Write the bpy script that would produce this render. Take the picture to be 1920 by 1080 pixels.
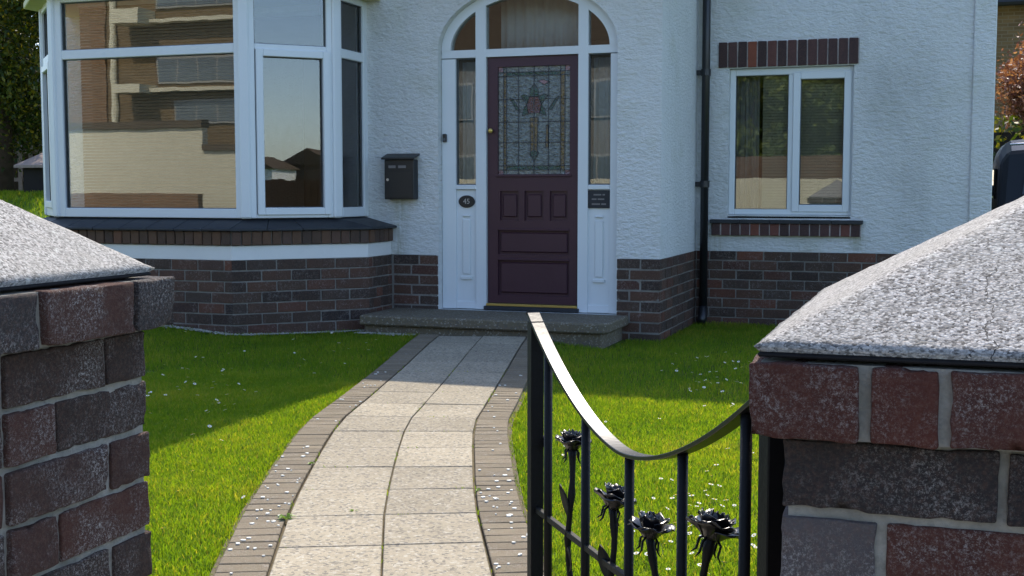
import bpy, bmesh, math, random
import numpy as np
from mathutils import Vector, Matrix, noise, Euler

random.seed(7); rng = np.random.default_rng(7)
S = bpy.context.scene
for o in list(bpy.data.objects): bpy.data.objects.remove(o)
COL = S.collection
R = math.radians

# ------------------------------------------------------------------ camera
CAM_H, YAW, PITCH, FPX = 1.22, R(19.2), R(4.57), 2330.0
cd = bpy.data.cameras.new('camera'); cam = bpy.data.objects.new('camera', cd); COL.objects.link(cam)
cd.sensor_width = 36; cd.lens = 36 * FPX / 1920; cd.clip_end = 2000; cd.clip_start = 0.02
cam.location = (0, 0, CAM_H); cam.rotation_euler = (R(90) - PITCH, 0, YAW)
S.camera = cam
# ------------------------------------------------------------------ light
SUN_EL, SUN_AZ = R(51), R(-9.2)                 # azimuth from +Y towards +X
sdir = Vector((math.sin(SUN_AZ) * math.cos(SUN_EL), math.cos(SUN_AZ) * math.cos(SUN_EL), math.sin(SUN_EL)))
sl = bpy.data.lights.new('sun', 'SUN'); sl.energy = 2.55; sl.angle = R(0.53); sl.color = (1, .91, .77)
so = bpy.data.objects.new('sun', sl); COL.objects.link(so)
so.rotation_euler = (-sdir).to_track_quat('-Z', 'Y').to_euler(); so.location = (0, 0, 30)
w = bpy.data.worlds.new('World'); S.world = w; w.use_nodes = True
nt = w.node_tree; bg = nt.nodes['Background']
sky = nt.nodes.new('ShaderNodeTexSky'); sky.sky_type = 'NISHITA'; sky.sun_disc = False
sky.sun_elevation = SUN_EL; sky.sun_rotation = SUN_AZ; sky.air_density = .8; sky.dust_density = 0.9; sky.ozone_density = 1.2
nt.links.new(sky.outputs[0], bg.inputs[0]); bg.inputs[1].default_value = 0.15
S.view_settings.view_transform = 'Standard'; S.view_settings.look = 'None'
S.view_settings.exposure = 1.42; S.view_settings.gamma = 1
S.render.engine = 'CYCLES'
S.cycles.max_bounces = 8; S.cycles.transparent_max_bounces = 12; S.cycles.glossy_bounces = 4
S.cycles.caustics_reflective = False; S.cycles.caustics_refractive = False

# ------------------------------------------------------------------ materials
class NG:
    def __init__(s, name):
        s.m = bpy.data.materials.new(name); s.m.use_nodes = True
        s.t = s.m.node_tree; s.b = s.t.nodes['Principled BSDF']; s.out = s.t.nodes['Material Output']
        s.pos = s.n('ShaderNodeNewGeometry').outputs['Position']
    def n(s, ty, **kw):
        x = s.t.nodes.new(ty)
        for k, v in kw.items(): setattr(x, k, v)
        return x
    def l(s, a, b): s.t.links.new(a, b)
    def setin(s, sock, v):
        if isinstance(v, bpy.types.NodeSocket): s.l(v, sock)
        elif isinstance(v, (tuple, list)) and len(v) == 3 and sock.type == 'RGBA': sock.default_value = (*v, 1)
        else: sock.default_value = v
    def vec(s, scale=(1, 1, 1), src=None):
        mp = s.n('ShaderNodeMapping'); mp.inputs['Scale'].default_value = scale
        s.l(src or s.pos, mp.inputs['Vector']); return mp.outputs[0]
    def noise(s, scale, detail=4, rough=.55, vec=None, out='Fac'):
        x = s.n('ShaderNodeTexNoise'); x.inputs['Scale'].default_value = scale
        x.inputs['Detail'].default_value = detail; x.inputs['Roughness'].default_value = rough
        s.l(vec or s.pos, x.inputs['Vector']); return x.outputs[out]
    def voro(s, scale, feature='F1', vec=None, out='Distance'):
        x = s.n('ShaderNodeTexVoronoi'); x.feature = feature; x.inputs['Scale'].default_value = scale
        s.l(vec or s.pos, x.inputs['Vector']); return x.outputs[out]
    def ramp(s, fac, stops, interp='LINEAR'):
        x = s.n('ShaderNodeValToRGB'); x.color_ramp.interpolation = interp
        e = x.color_ramp.elements
        while len(e) < len(stops): e.new(.5)
        for el, (p, c) in zip(e, stops):
            el.position = p; el.color = (c, c, c, 1) if not isinstance(c, (tuple, list)) else (*c, 1)
        s.l(fac, x.inputs[0]); return x.outputs[0]
    def mix(s, f, a, b, blend='MIX'):
        x = s.n('ShaderNodeMix', data_type='RGBA', blend_type=blend)
        s.setin(x.inputs[0], f); s.setin(x.inputs[6], a); s.setin(x.inputs[7], b); return x.outputs[2]
    def math(s, op, a, b=0., c=0.):
        x = s.n('ShaderNodeMath', operation=op)
        for i, v in enumerate((a, b, c)): s.setin(x.inputs[i], v)
        return x.outputs[0]
    def objrand(s): return s.n('ShaderNodeObjectInfo').outputs['Random']
    def bump(s, h, strength, dist, normal=None):
        x = s.n('ShaderNodeBump'); x.inputs['Strength'].default_value = strength; x.inputs['Distance'].default_value = dist
        s.l(h, x.inputs['Height'])
        if normal: s.l(normal, x.inputs['Normal'])
        s.l(x.outputs[0], s.b.inputs['Normal']); return x.outputs[0]
    def fin(s, col=None, rough=None, spec=None, metal=None):
        if col is not None: s.setin(s.b.inputs['Base Color'], col)
        if rough is not None: s.setin(s.b.inputs['Roughness'], rough)
        if spec is not None: s.setin(s.b.inputs['Specular IOR Level'], spec)
        if metal is not None: s.b.inputs['Metallic'].default_value = metal
        return s.m

def plain(name, col, rough=.5, spec=.4, var=.18, vs=6, bump=0, bs=60, metal=0):
    g = NG(name); f = g.noise(vs, 5)
    c = g.mix(f, tuple(x * (1 - var) for x in col), tuple(min(1, x * (1 + var)) for x in col))
    if bump: g.bump(g.noise(bs, 4), .6, bump)
    return g.fin(c, rough, spec, metal)

def m_roughcast():
    g = NG('white roughcast')
    v = g.vec((22, 22, 44)); n1 = g.noise(1, 5, .6, v); n2 = g.noise(130, 3); n3 = g.noise(7, 3, .5)
    hh = g.math('ADD', g.math('MULTIPLY', n1, 1.0), g.math('ADD', g.math('MULTIPLY', n2, .25), g.math('MULTIPLY', n3, .5)))
    g.bump(hh, 1.0, .027)
    st = g.ramp(g.noise(.9, 6, .65, g.vec((1, 1, .45))), [(.40, (.77, .785, .775)), (.60, (.70, .715, .70)), (.74, (.54, .555, .54))])
    c = g.mix(g.ramp(g.noise(30, 4), [(.3, 0), (.7, .35)]), st, (.64, .66, .655))
    sx = g.n('ShaderNodeSeparateXYZ'); g.l(g.pos, sx.inputs[0])
    def streak(x, w, z1, z0):
        a = g.math('ADD', sx.outputs[0], -x); q = g.math('SUBTRACT', 1., g.math('MULTIPLY', g.math('ABSOLUTE', a), 1 / w)); q = g.math('MAXIMUM', q, 0.)
        b = g.math('MULTIPLY', g.math('GREATER_THAN', sx.outputs[2], z0), g.math('LESS_THAN', sx.outputs[2], z1)); return g.math('MULTIPLY', g.math('MULTIPLY', q, b), g.ramp(g.noise(1, 4, .6, g.vec((40, 40, 3))), [(.35, 0), (.7, .75)]))
    for x, w_, z1, z0 in ((-4.38, .12, 1.14, .95), (-4.40, .10, .93, .66), (-.72, .10, .82, .68), (-1.95, .09, .82, .66)): c = g.mix(streak(x, w_, z1, z0), c, (.34, .34, .22))
    mossy = g.math('MULTIPLY', g.ramp(g.noise(2.3, 5), [(.56, 0), (.75, .35)]), 1)
    c = g.mix(mossy, c, (.52, .54, .43))
    return g.fin(c, .85, .2)

def brick_nodes(name, stops, pale=.0, pale_scale=70, bumpd=.004, fine=90, rough=.85, blotch=.5):
    g = NG(name); r = g.objrand()
    base = g.ramp(r, stops, 'LINEAR')
    add = g.n('ShaderNodeVectorMath', operation='ADD'); cmb = g.n('ShaderNodeCombineXYZ')
    for i in range(3): g.l(g.math('MULTIPLY', r, 17. + i * 9), cmb.inputs[i])
    g.l(g.pos, add.inputs[0]); g.l(cmb.outputs[0], add.inputs[1]); v = add.outputs[0]
    n1 = g.noise(14, 6, .6, v); n2 = g.noise(fine, 5, .65, v)
    c = g.mix(g.ramp(n1, [(.3, 0), (.75, blotch)]), base, g.mix(.55, base, (.022, .016, .018)))
    c = g.mix(g.ramp(n2, [(.45, 0), (.8, .5)]), c, g.mix(.6, c, (.26, .13, .09)))
    if pale:
        reg = g.ramp(g.noise(7, 5, .65, v), [(.44, .08), (.64, 1)])
        sp = g.math('MAXIMUM', g.ramp(g.noise(pale_scale, 8, .85, v), [(.515, 0), (.59, 1)]), g.math('MULTIPLY', g.ramp(g.noise(pale_scale * 2.2, 4, .8, v), [(.57, 0), (.63, 1)]), .9))
        c = g.mix(g.math('MULTIPLY', g.math('MULTIPLY', reg, sp), pale), c, (.54, .51, .48))
    h = g.math('ADD', g.math('MULTIPLY', n2, .8), g.noise(fine * 3, 4, .7, v))
    g.bump(h, .9, bumpd)
    return g.fin(c, rough, .25)

def m_mortar(name, col, dark, bumpd=.006):
    g = NG(name)
    c = g.mix(g.ramp(g.noise(9, 6, .65), [(.35, 0), (.7, 1)]), col, dark)
    c = g.mix(g.ramp(g.noise(160, 4), [(.4, 0), (.75, .6)]), c, tuple(x * .6 for x in col))
    c = g.mix(g.ramp(g.noise(28, 6, .7), [(.52, 0), (.66, .6)]), c, tuple(x * .42 for x in col))
    g.bump(g.math('ADD', g.noise(120, 6, .75), g.math('MULTIPLY', g.noise(320, 4, .8), .6)), 1, bumpd); return g.fin(c, .95, .1)

def m_cap():
    g = NG('pebble dashed concrete')
    wp = g.n('ShaderNodeVectorMath', operation='ADD'); sc_ = g.n('ShaderNodeVectorMath', operation='SCALE'); sc_.inputs['Scale'].default_value = .006
    g.l(g.noise(190, 3, .6, out='Color'), sc_.inputs[0]); g.l(g.pos, wp.inputs[0]); g.l(sc_.outputs[0], wp.inputs[1]); wv = wp.outputs[0]
    cell = g.voro(290, out='Color', vec=wv); d = g.voro(290, vec=wv)
    sep = g.n('ShaderNodeSeparateColor'); g.l(cell, sep.inputs[0])
    chip = g.ramp(sep.outputs[0], [(0, (.035, .033, .033)), (.2, (.075, .07, .068)), (.3, (.20, .19, .18)), (.55, (.31, .295, .28)), (.85, (.50, .48, .455)), (1, (.34, .30, .275))])
    gap = g.ramp(d, [(.42, 0), (.70, 1)])
    c = g.mix(g.math('MULTIPLY', gap, .55), chip, (.15, .145, .14))
    c = g.mix(g.ramp(g.noise(5, 6, .65), [(.42, 0), (.7, .6)]), c, (.25, .24, .215))
    c = g.mix(g.ramp(g.noise(38, 5, .7), [(.60, 0), (.68, .7)]), c, (.50, .50, .46))
    # a hairline crack with a place of its own on the slab
    sx = g.n('ShaderNodeSeparateXYZ'); tc = g.n('ShaderNodeTexCoord'); g.l(tc.outputs['Object'], sx.inputs[0])
    wob = g.math('ADD', g.math('MULTIPLY', g.noise(22, 3, .6, tc.outputs['Object']), .08), -.035)
    cr = g.math('ABSOLUTE', g.math('ADD', g.math('ADD', sx.outputs[0], .175), wob))
    msk = g.math('MULTIPLY', g.math('LESS_THAN', cr, .0009), g.math('LESS_THAN', sx.outputs[1], -.27))
    c = g.mix(msk, c, (.03, .03, .03))
    h = g.math('SUBTRACT', 1., d); g.bump(h, .5, .0018)
    return g.fin(c, .8, .25)

def m_slab(name, lo, hi, warm):
    g = NG(name); r = g.objrand()
    c = g.mix(r, lo, hi)
    c = g.mix(g.ramp(g.noise(3, 6, .6), [(.4, 0), (.75, .5)]), c, warm)
    sp = g.voro(95, out='Color'); sep = g.n('ShaderNodeSeparateColor'); g.l(sp, sep.inputs[0])
    c = g.mix(g.ramp(sep.outputs[0], [(0, .75), (.32, .0), (.8, 0), (1, .35)]), c, g.mix(g.math('GREATER_THAN', sep.outputs[0], .5), (.1, .095, .09), (.6, .58, .52)))
    c = g.mix(g.ramp(g.noise(260, 3), [(.45, 0), (.7, .45)]), c, (.14, .13, .115))
    g.bump(g.noise(180, 4, .7), .8, .003)
    return g.fin(c, .9, .2)

def m_glass(name, base_refl=.10, tint=(.9, .93, .93), wave=.0006):
    g = NG(name); t = g.t; t.nodes.remove(g.b)
    tr = g.n('ShaderNodeBsdfTransparent'); tr.inputs[0].default_value = (*tint, 1)
    gl = g.n('ShaderNodeBsdfGlossy'); gl.inputs['Roughness'].default_value = .0; gl.inputs[0].default_value = (.98, .98, .98, 1)
    fr = g.n('ShaderNodeFresnel'); fr.inputs[0].default_value = 1.5
    f = g.math('MINIMUM', g.math('ADD', g.math('MULTIPLY', fr.outputs[0], 1.3), base_refl), 1.)
    bp = g.n('ShaderNodeBump'); bp.inputs['Strength'].default_value = .5; bp.inputs['Distance'].default_value = wave
    g.l(g.noise(2.2, 2), bp.inputs['Height']); g.l(bp.outputs[0], gl.inputs['Normal'])
    mx = g.n('ShaderNodeMixShader'); g.l(f, mx.inputs[0]); g.l(tr.outputs[0], mx.inputs[1]); g.l(gl.outputs[0], mx.inputs[2])
    g.l(mx.outputs[0], g.out.inputs[0]); return g.m

def m_leaf(name, c1, c2, c3, trans=.45, attr=False, rough=.45):
    g = NG(name); t = g.t
    if attr:
        a = g.n('ShaderNodeAttribute'); a.attribute_name = 'tint'; f = a.outputs['Fac']
    else: f = g.n('ShaderNodeNewGeometry').outputs['Random Per Island']
    c = g.ramp(f, [(0, c1), (.55, c2), (1, c3)])
    g.fin(c, rough, .25)
    tr = g.n('ShaderNodeBsdfTranslucent'); g.l(g.mix(.0, g.mix(1., c, (1.7, 1.55, .55), 'MULTIPLY'), (0, 0, 0)), tr.inputs[0])
    mx = g.n('ShaderNodeMixShader'); mx.inputs[0].default_value = trans
    g.l(g.b.outputs[0], mx.inputs[1]); g.l(tr.outputs[0], mx.inputs[2]); g.l(mx.outputs[0], g.out.inputs[0]); return g.m

def m_wavyglass(name, col, rough=.12):
    g = NG(name)
    v = g.vec((30, 30, 55)); g.bump(g.noise(1, 3, .6, v), 1, .012)
    c = g.mix(g.ramp(g.noise(1, 4, .6, v), [(.4, 0), (.62, 1)]), tuple(x * .45 for x in col), col)
    return g.fin(c, rough, .9)

def m_tilewall(name, col, mort, bw=.24, bh=.08):
    g = NG(name); br = g.n('ShaderNodeTexBrick'); g.l(g.pos, br.inputs['Vector'])
    mp = g.n('ShaderNodeMapping'); mp.inputs['Rotation'].default_value = (R(90), 0, 0); g.l(g.pos, mp.inputs[0]); g.l(mp.outputs[0], br.inputs['Vector'])
    br.inputs['Color1'].default_value = (*col, 1); br.inputs['Color2'].default_value = (*[x * .7 for x in col], 1); br.inputs['Mortar'].default_value = (*mort, 1)
    br.inputs['Scale'].default_value = 1; br.inputs['Brick Width'].default_value = bw; br.inputs['Row Height'].default_value = bh; br.inputs['Mortar Size'].default_value = .01
    return g.fin(g.mix(g.noise(3, 5), br.outputs[0], g.mix(.4, br.outputs[0], (.05, .04, .03))), .9, .2)

MAT = dict(
    roughcast=m_roughcast(),
    smooth=plain('white masonry paint', (.72, .72, .70), .75, .25, .06, 5, .004, 40),
    upvc=plain('white plastic', (.68, .72, .735), .42, .4, .04, 3),
    damp_shade=plain('black damp and shade strip', (.012, .012, .014), .8, .2, .4, 40, .002, 90), seal=plain('grey rubber seal', (.10, .11, .12), .6, .3),
    brick=brick_nodes('house brick', [(0, (.042, .032, .027)), (.3, (.072, .049, .037)), (.55, (.11, .057, .038)), (.75, (.060, .048, .040)), (.9, (.16, .062, .038)), (1, (.034, .029, .027))], pale=.25, pale_scale=45),
    brick_sill=brick_nodes('sill brick', [(0, (.075, .055, .044)), (.35, (.11, .070, .048)), (.65, (.14, .080, .050)), (.85, (.09, .066, .055)), (1, (.17, .085, .052))]),
    brick_dark=brick_nodes('lintel brick', [(0, (.05, .035, .035)), (.5, (.085, .05, .048)), (.85, (.12, .06, .055)), (1, (.26, .08, .045))]),
    pbrick=brick_nodes('pier brick', [(0, (.030, .022, .018)), (.35, (.055, .033, .025)), (.6, (.098, .038, .026)), (.8, (.046, .034, .029)), (1, (.13, .043, .027))], pale=.85, pale_scale=210, bumpd=.006, fine=150, blotch=.8),
    pbrick_dark=brick_nodes('dark grey pier brick', [(0, (.030, .026, .025)), (1, (.045, .038, .036))], pale=.6, pale_scale=200, bumpd=.006, fine=150, blotch=.6),
    pbrick_red=brick_nodes('red pier brick', [(0, (.085, .027, .017)), (.5, (.125, .036, .022)), (1, (.10, .038, .028))], pale=.6, pale_scale=210, bumpd=.006, fine=150, blotch=.95),
    pbrick_pale=brick_nodes('salt whitened pier brick', [(0, (.11, .095, .092)), (1, (.15, .13, .13))], pale=.9, pale_scale=200, bumpd=.006, fine=150, blotch=.5),
    mortar=m_mortar('house mortar', (.30, .28, .25), (.19, .18, .16)), lmortar=m_mortar('lintel mortar', (.52, .47, .44), (.40, .36, .34)),
    pmortar=m_mortar('pier mortar', (.68, .64, .56), (.38, .35, .28), .012),
    cap=m_cap(),
    slate=plain('dark slate', (.022, .025, .030), .55, .4, .35, 9, .004, 30),
    slab=m_slab('paving slab', (.275, .236, .17), (.40, .344, .248), (.225, .19, .132)),
    edging=brick_nodes('edging brick', [(0, (.155, .130, .088)), (.5, (.185, .155, .104)), (1, (.21, .175, .118))], pale=.3, pale_scale=50, blotch=.4),
    sand=m_mortar('path bedding', (.20, .165, .115), (.13, .12, .07)),
    step=m_slab('stone step', (.15, .122, .08), (.175, .142, .094), (.105, .092, .058)),
    lichen=plain('white lichen', (.70, .69, .62), .9, .1),
    door=plain('plum paint', (.052, .019, .030), .42, .45, .12, 2, .0015, 30),
    lead=plain('lead came', (.05, .055, .06), .45, .5),
    brass=plain('brass', (.62, .45, .13), .35, .5, .1, 5, metal=.7),
    rosem=plain('glossy black rose paint', (.010, .010, .013), .28, .6, .3, 20, .001, 90), railm=plain('black rail paint', (.010, .010, .012), .36, .5, .2, 20, .0006, 60), gate=plain('black gate paint', (.007, .007, .0075), .55, .2, .3, 20, .002, 90),
    black=plain('black metal box', (.012, .013, .014), .42, .5, .2),
    blackpl=plain('black plastic', (.014, .015, .018), .35, .5, .2),
    greytext=plain('worn grey lettering', (.20, .18, .17), .6, .3),
    paletext=plain('pale lettering', (.45, .42, .38), .5, .3),
    steel=plain('steel', (.55, .55, .55), .3, .5, .05, metal=.8),
    glass=m_glass('window glass', .035), glass_dim=m_glass('fanlight glass', .01),
    wg_clear=m_wavyglass('rippled clear glass', (.165, .195, .185)), wg_pale=m_wavyglass('pale rippled glass', (.22, .23, .20)),
    wg_amber=m_wavyglass('amber glass', (.17, .11, .03)), wg_green=m_wavyglass('green glass', (.02, .07, .04)), wg_red=m_wavyglass('red glass', (.12, .03, .022)), wg_pink=m_wavyglass('pink glass', (.34, .18, .19)),
    blind=plain('brown blind', (.23, .18, .118), .7, .2), tone_blind=plain('added pale olive blind', (.36, .32, .22), .7, .2), net=plain('grey net', (.50, .54, .54), .9, .1, .1, 20), curtain=plain('taupe curtain', (.34, .31, .27), .9, .1, .15, 20),
    room=plain('room wall', (.20, .17, .14), .9, .1), floor=plain('room floor', (.12, .08, .05), .7, .2),
    soffit=plain('cream soffit', (.60, .58, .34), .7, .2), rooft=plain('roof tile', (.16, .07, .05), .85, .2, .3, 8, .01, 20),
    soil=plain('lawn soil', (.07, .10, .014), .95, .1, .4, 12, .01, 40),
    bankgrass=plain('rough turf', (.07, .13, .015), .95, .1, .45, 6, .03, 25),
    asphalt=plain('asphalt', (.055, .055, .058), .9, .2, .25, 30, .004, 150),
    paving=plain('pavement', (.27, .26, .24), .9, .2, .15, 4, .003, 80), kerb=plain('kerb stone', (.32, .31, .29), .9, .2),
    gravel=plain('gravel', (.34, .32, .28), .9, .2, .4, 60),
    grass=m_leaf('grass blade', (.095, .185, .014), (.172, .270, .016), (.32, .31, .05), .55, True, .6),
    weed=m_leaf('weed leaf', (.07, .14, .015), (.12, .22, .02), (.2, .28, .03), .4),
    petal=plain('daisy petal', (.80, .80, .77), .7, .2, .03), dyolk=plain('daisy centre', (.75, .50, .03), .8, .2),
    bark=plain('bark', (.07, .05, .035), .95, .1, .4, 12, .02, 20),
    leaf_dark=m_leaf('dark laurel leaf', (.016, .036, .008), (.045, .070, .010), (.17, .155, .012), .38),
    leaf_mid=m_leaf('mid green leaf', (.06, .10, .02), (.12, .16, .03), (.2, .22, .04), .4),
    leaf_copper=m_leaf('copper leaf', (.09, .035, .030), (.19, .080, .068), (.34, .18, .145), .35),
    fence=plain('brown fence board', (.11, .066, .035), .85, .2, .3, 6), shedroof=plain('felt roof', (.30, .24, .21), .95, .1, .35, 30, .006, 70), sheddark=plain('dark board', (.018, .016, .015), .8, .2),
    tan=m_tilewall('tan brickwork', (.21, .135, .06), (.21, .16, .10)), orange=m_tilewall('orange brickwork', (.27, .14, .065), (.25, .19, .13)), redb=m_tilewall('red brickwork', (.19, .105, .06), (.19, .14, .10)), greyhouse=plain('grey pebbledash', (.20, .19, .17), .9, .1, .2, 5, .01, 80),
    cream=plain('cream render', (.62, .56, .40), .85, .2, .12, 4, .01, 60), dullwhite=plain('dull window frame', (.30, .29, .26), .6, .3, .1), white=plain('white gloss', (.78, .78, .76), .5, .4, .04), darkroof=plain('brown roof', (.10, .075, .05), .85, .2, .2, 3),
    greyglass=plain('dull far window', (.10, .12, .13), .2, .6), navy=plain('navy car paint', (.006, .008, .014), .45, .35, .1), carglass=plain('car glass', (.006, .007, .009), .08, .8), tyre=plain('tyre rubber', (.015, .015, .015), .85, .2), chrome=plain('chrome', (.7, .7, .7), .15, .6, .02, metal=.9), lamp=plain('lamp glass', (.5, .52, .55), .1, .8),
)

# ------------------------------------------------------------------ helpers
def link(name, me, mat=None, parent=None, loc=None, rot=None):
    o = bpy.data.objects.new(name, me); COL.objects.link(o)
    if mat is not None and me is not None and not me.materials: me.materials.append(MAT[mat] if isinstance(mat, str) else mat)
    if parent is not None: o.parent = parent
    if loc is not None: o.location = loc
    if rot is not None: o.rotation_euler = rot
    return o
def tag(o, label=None, cat=None, group=None, kind=None):
    if label: o['label'] = label
    if cat: o['category'] = cat
    if group: o['group'] = group
    if kind: o['kind'] = kind
    return o
def thing(name, label, cat, loc=(0, 0, 0), group=None):
    return tag(link(name, None, loc=loc), label, cat, group)

class MB:
    def __init__(s): s.v = []; s.f = []
    def add(s, vs, fs):
        k = len(s.v); s.v += [tuple(v) for v in vs]; s.f += [tuple(i + k for i in f) for f in fs]; return s
    def box(s, x0, x1, y0, y1, z0, z1, M=None):
        vs = [Vector((x, y, z)) for z in (z0, z1) for y in (y0, y1) for x in (x0, x1)]
        if M is not None: vs = [M @ v for v in vs]
        return s.add(vs, [(0, 2, 3, 1), (4, 5, 7, 6), (0, 1, 5, 4), (1, 3, 7, 5), (3, 2, 6, 7), (2, 0, 4, 6)])
    def prism(s, poly, z0, z1):                # vertical prism, poly counter-clockwise seen from above
        n = len(poly); vs = [(*p, z0) for p in poly] + [(*p, z1) for p in poly]
        return s.add(vs, [tuple(range(n - 1, -1, -1)), tuple(range(n, 2 * n))] + [(i, (i + 1) % n, n + (i + 1) % n, n + i) for i in range(n)])
    def tube(s, pts, rad, seg=10, cap=True):
        pts = [Vector(p) for p in pts]; rad = rad if isinstance(rad, (list, tuple)) else [rad] * len(pts)
        k = len(s.v); fs = []; vs = []; pu = None
        for i, p in enumerate(pts):
            d = (pts[min(i + 1, len(pts) - 1)] - pts[max(i - 1, 0)]).normalized()
            u = d.orthogonal().normalized() if pu is None else (pu - d * pu.dot(d)).normalized()
            pu = u; vv = d.cross(u)
            for j in range(seg):
                a = 2 * math.pi * j / seg; vs.append(p + (u * math.cos(a) + vv * math.sin(a)) * rad[i])
        for i in range(len(pts) - 1):
            for j in range(seg):
                a, b = i * seg + j, i * seg + (j + 1) % seg; fs.append((a, b, b + seg, a + seg))
        if cap: fs += [tuple(range(seg - 1, -1, -1)), tuple(range((len(pts) - 1) * seg, len(pts) * seg))]
        return s.add(vs, fs)
    def build(s, name, mat, parent=None, bevel=0, smooth=False, loc=None, rot=None):
        me = bpy.data.meshes.new(name); me.from_pydata([tuple(v) for v in s.v], [], s.f)
        if bevel:
            bm = bmesh.new(); bm.from_mesh(me)
            bmesh.ops.bevel(bm, geom=[e for e in bm.edges if e.calc_face_angle(0) > .5], offset=bevel, segments=1, affect='EDGES', clamp_overlap=True)
            bm.to_mesh(me); bm.free()
        if smooth: me.shade_smooth()
        return link(name, me, mat, parent, loc, rot)

def frame_M(P, Q, up=Vector((0, 0, 1))):
    """local x along P->Q, local z up, local -y outward (to the right of P->Q)"""
    P, Q = Vector((*P, 0)), Vector((*Q, 0)); u = (Q - P).normalized(); n = up.cross(u)
    M = Matrix.Identity(4)
    for i in range(3): M[i][0], M[i][1], M[i][2], M[i][3] = u[i], n[i], up[i], P[i]
    return M, (Q - P).length

def holes_wall(name, outer, holes, thick, mat, parent, M):
    """slab in local xz, front at local y=0, thickness to +y, with holes"""
    bm = bmesh.new(); es = []
    for loop in [outer] + holes:
        vs = [bm.verts.new((x, 0, z)) for x, z in loop]
        es += [bm.edges.new((vs[i], vs[(i + 1) % len(vs)])) for i in range(len(vs))]
    bmesh.ops.triangle_fill(bm, use_beauty=True, use_dissolve=False, edges=es)
    fs = list(bm.faces)
    r = bmesh.ops.extrude_face_region(bm, geom=fs)
    bmesh.ops.translate(bm, vec=(0, thick, 0), verts=[g for g in r['geom'] if isinstance(g, bmesh.types.BMVert)])
    bmesh.ops.recalc_face_normals(bm, faces=bm.faces[:]); bm.transform(M)
    me = bpy.data.meshes.new(name); bm.to_mesh(me); bm.free()
    return link(name, me, mat, parent)

# bricks ------------------------------------------------------------
BC = {}
def brick_mesh(lx, ly, lz, var, mat):
    k = (round(lx, 3), round(ly, 3), round(lz, 3), var, mat)
    if k not in BC:
        rr = random.Random(hash(k[:4]) & 0xffff)
        bm = bmesh.new(); bmesh.ops.create_cube(bm, size=1); bmesh.ops.scale(bm, vec=(lx, ly, lz), verts=bm.verts)
        bmesh.ops.bevel(bm, geom=bm.edges[:], offset=.004, segments=1, affect='EDGES')
        for v in bm.verts: v.co += Vector([rr.uniform(-1, 1) for _ in range(3)]) * .0018
        me = bpy.data.meshes.new('brick'); bm.to_mesh(me); bm.free(); me.materials.append(MAT[mat]); BC[k] = me
    return BC[k]
def rough_brick(lx, ly, lz, var, mat='pbrick'):
    k = ('r', round(lx, 3), round(ly, 3), round(lz, 3), var, mat)
    if k not in BC:
        r = .0035; h = (lx / 2, ly / 2, lz / 2); st = .013; off = Vector((var * 7.3, var * 3.1, lx * 20))
        def ax(a):
            n = max(1, round((2 * a - 2 * r) / st)); return [-a, -a + r * .45] + [-a + r + (2 * a - 2 * r) * i / n for i in range(n + 1)] + [a - r * .45, a]
        vid = {}; vs = []; fs = []
        def V(p):
            q = Vector([max(-h[i] + r, min(h[i] - r, p[i])) for i in range(3)]); d = Vector(p) - q
            c = q + (d.normalized() * r if d.length > 0 else d)
            kk = tuple(round(x, 5) for x in p)
            if kk not in vid:
                nrm = d.normalized() if d.length else Vector((0, 0, 0))
                e = noise.fractal(c * 28 + off, 1, 2, 4) * .0022 + min(0, noise.noise(c * 16 + off * 2) + .34) * .010
                # chipped arrises
                edge = sum(1 for i in range(3) if abs(abs(p[i]) - h[i]) < .008)
                if edge > 1: e += min(0, noise.noise(c * 34 + off * 3) + .22) * .018
                e = max(e, -.0038); vid[kk] = len(vs); vs.append(c + nrm * e)
            return vid[kk]
        for a in range(3):
            b, c = (a + 1) % 3, (a + 2) % 3; B, Cc = ax(h[b]), ax(h[c])
            for s in (-1, 1):
                for i in range(len(B) - 1):
                    for j in range(len(Cc) - 1):
                        q = []
                        for (x, y) in ((i, j), (i + 1, j), (i + 1, j + 1), (i, j + 1)):
                            p = [0, 0, 0]; p[a] = s * h[a]; p[b] = B[x]; p[c] = Cc[y]; q.append(V(p))
                        fs.append(tuple(q if s > 0 else q[::-1]))
        me = bpy.data.meshes.new('brick'); me.from_pydata([tuple(v) for v in vs], [], fs); me.shade_smooth(); me.materials.append(MAT[mat]); BC[k] = me
    return BC[k]

def lay(parent, M, x0, lengths, z, hz, depth, joint=.010, mat='brick', rough=False, out=0., jit=.002, name='brick'):
    """one course: bricks from local x0, front face at local y=-out"""
    x = x0
    for len_i, L in enumerate(lengths):
        var = random.randrange(4)
        me = rough_brick(L, depth, hz, var, mat[len_i % len(mat)] if isinstance(mat, list) else ('pbrick' if mat == 'brick' else mat)) if rough else brick_mesh(L, depth, hz, var, mat)
        o = bpy.data.objects.new(name, me); COL.objects.link(o); o.parent = parent
        T = Matrix.Translation((x + L / 2, depth / 2 - out + random.uniform(-jit, jit), z + hz / 2 + random.uniform(-.001, .001)))
        Rm = Euler((0, random.uniform(-.006, .006), random.choice((0, math.pi)) + random.uniform(-.006, .006))).to_matrix().to_4x4()
        o.matrix_local = M @ T @ Rm
        x += L + joint
def run(total, stretch=.232, joint=.01, start=None):
    """split a run into bricks; start = first length"""
    out = []; left = total; first = True
    while left > .03:
        L = start if (first and start) else stretch
        first = False
        if left - L - joint < .05: L = left
        L = min(L, left); out.append(L); left -= L + joint
    return out

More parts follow.
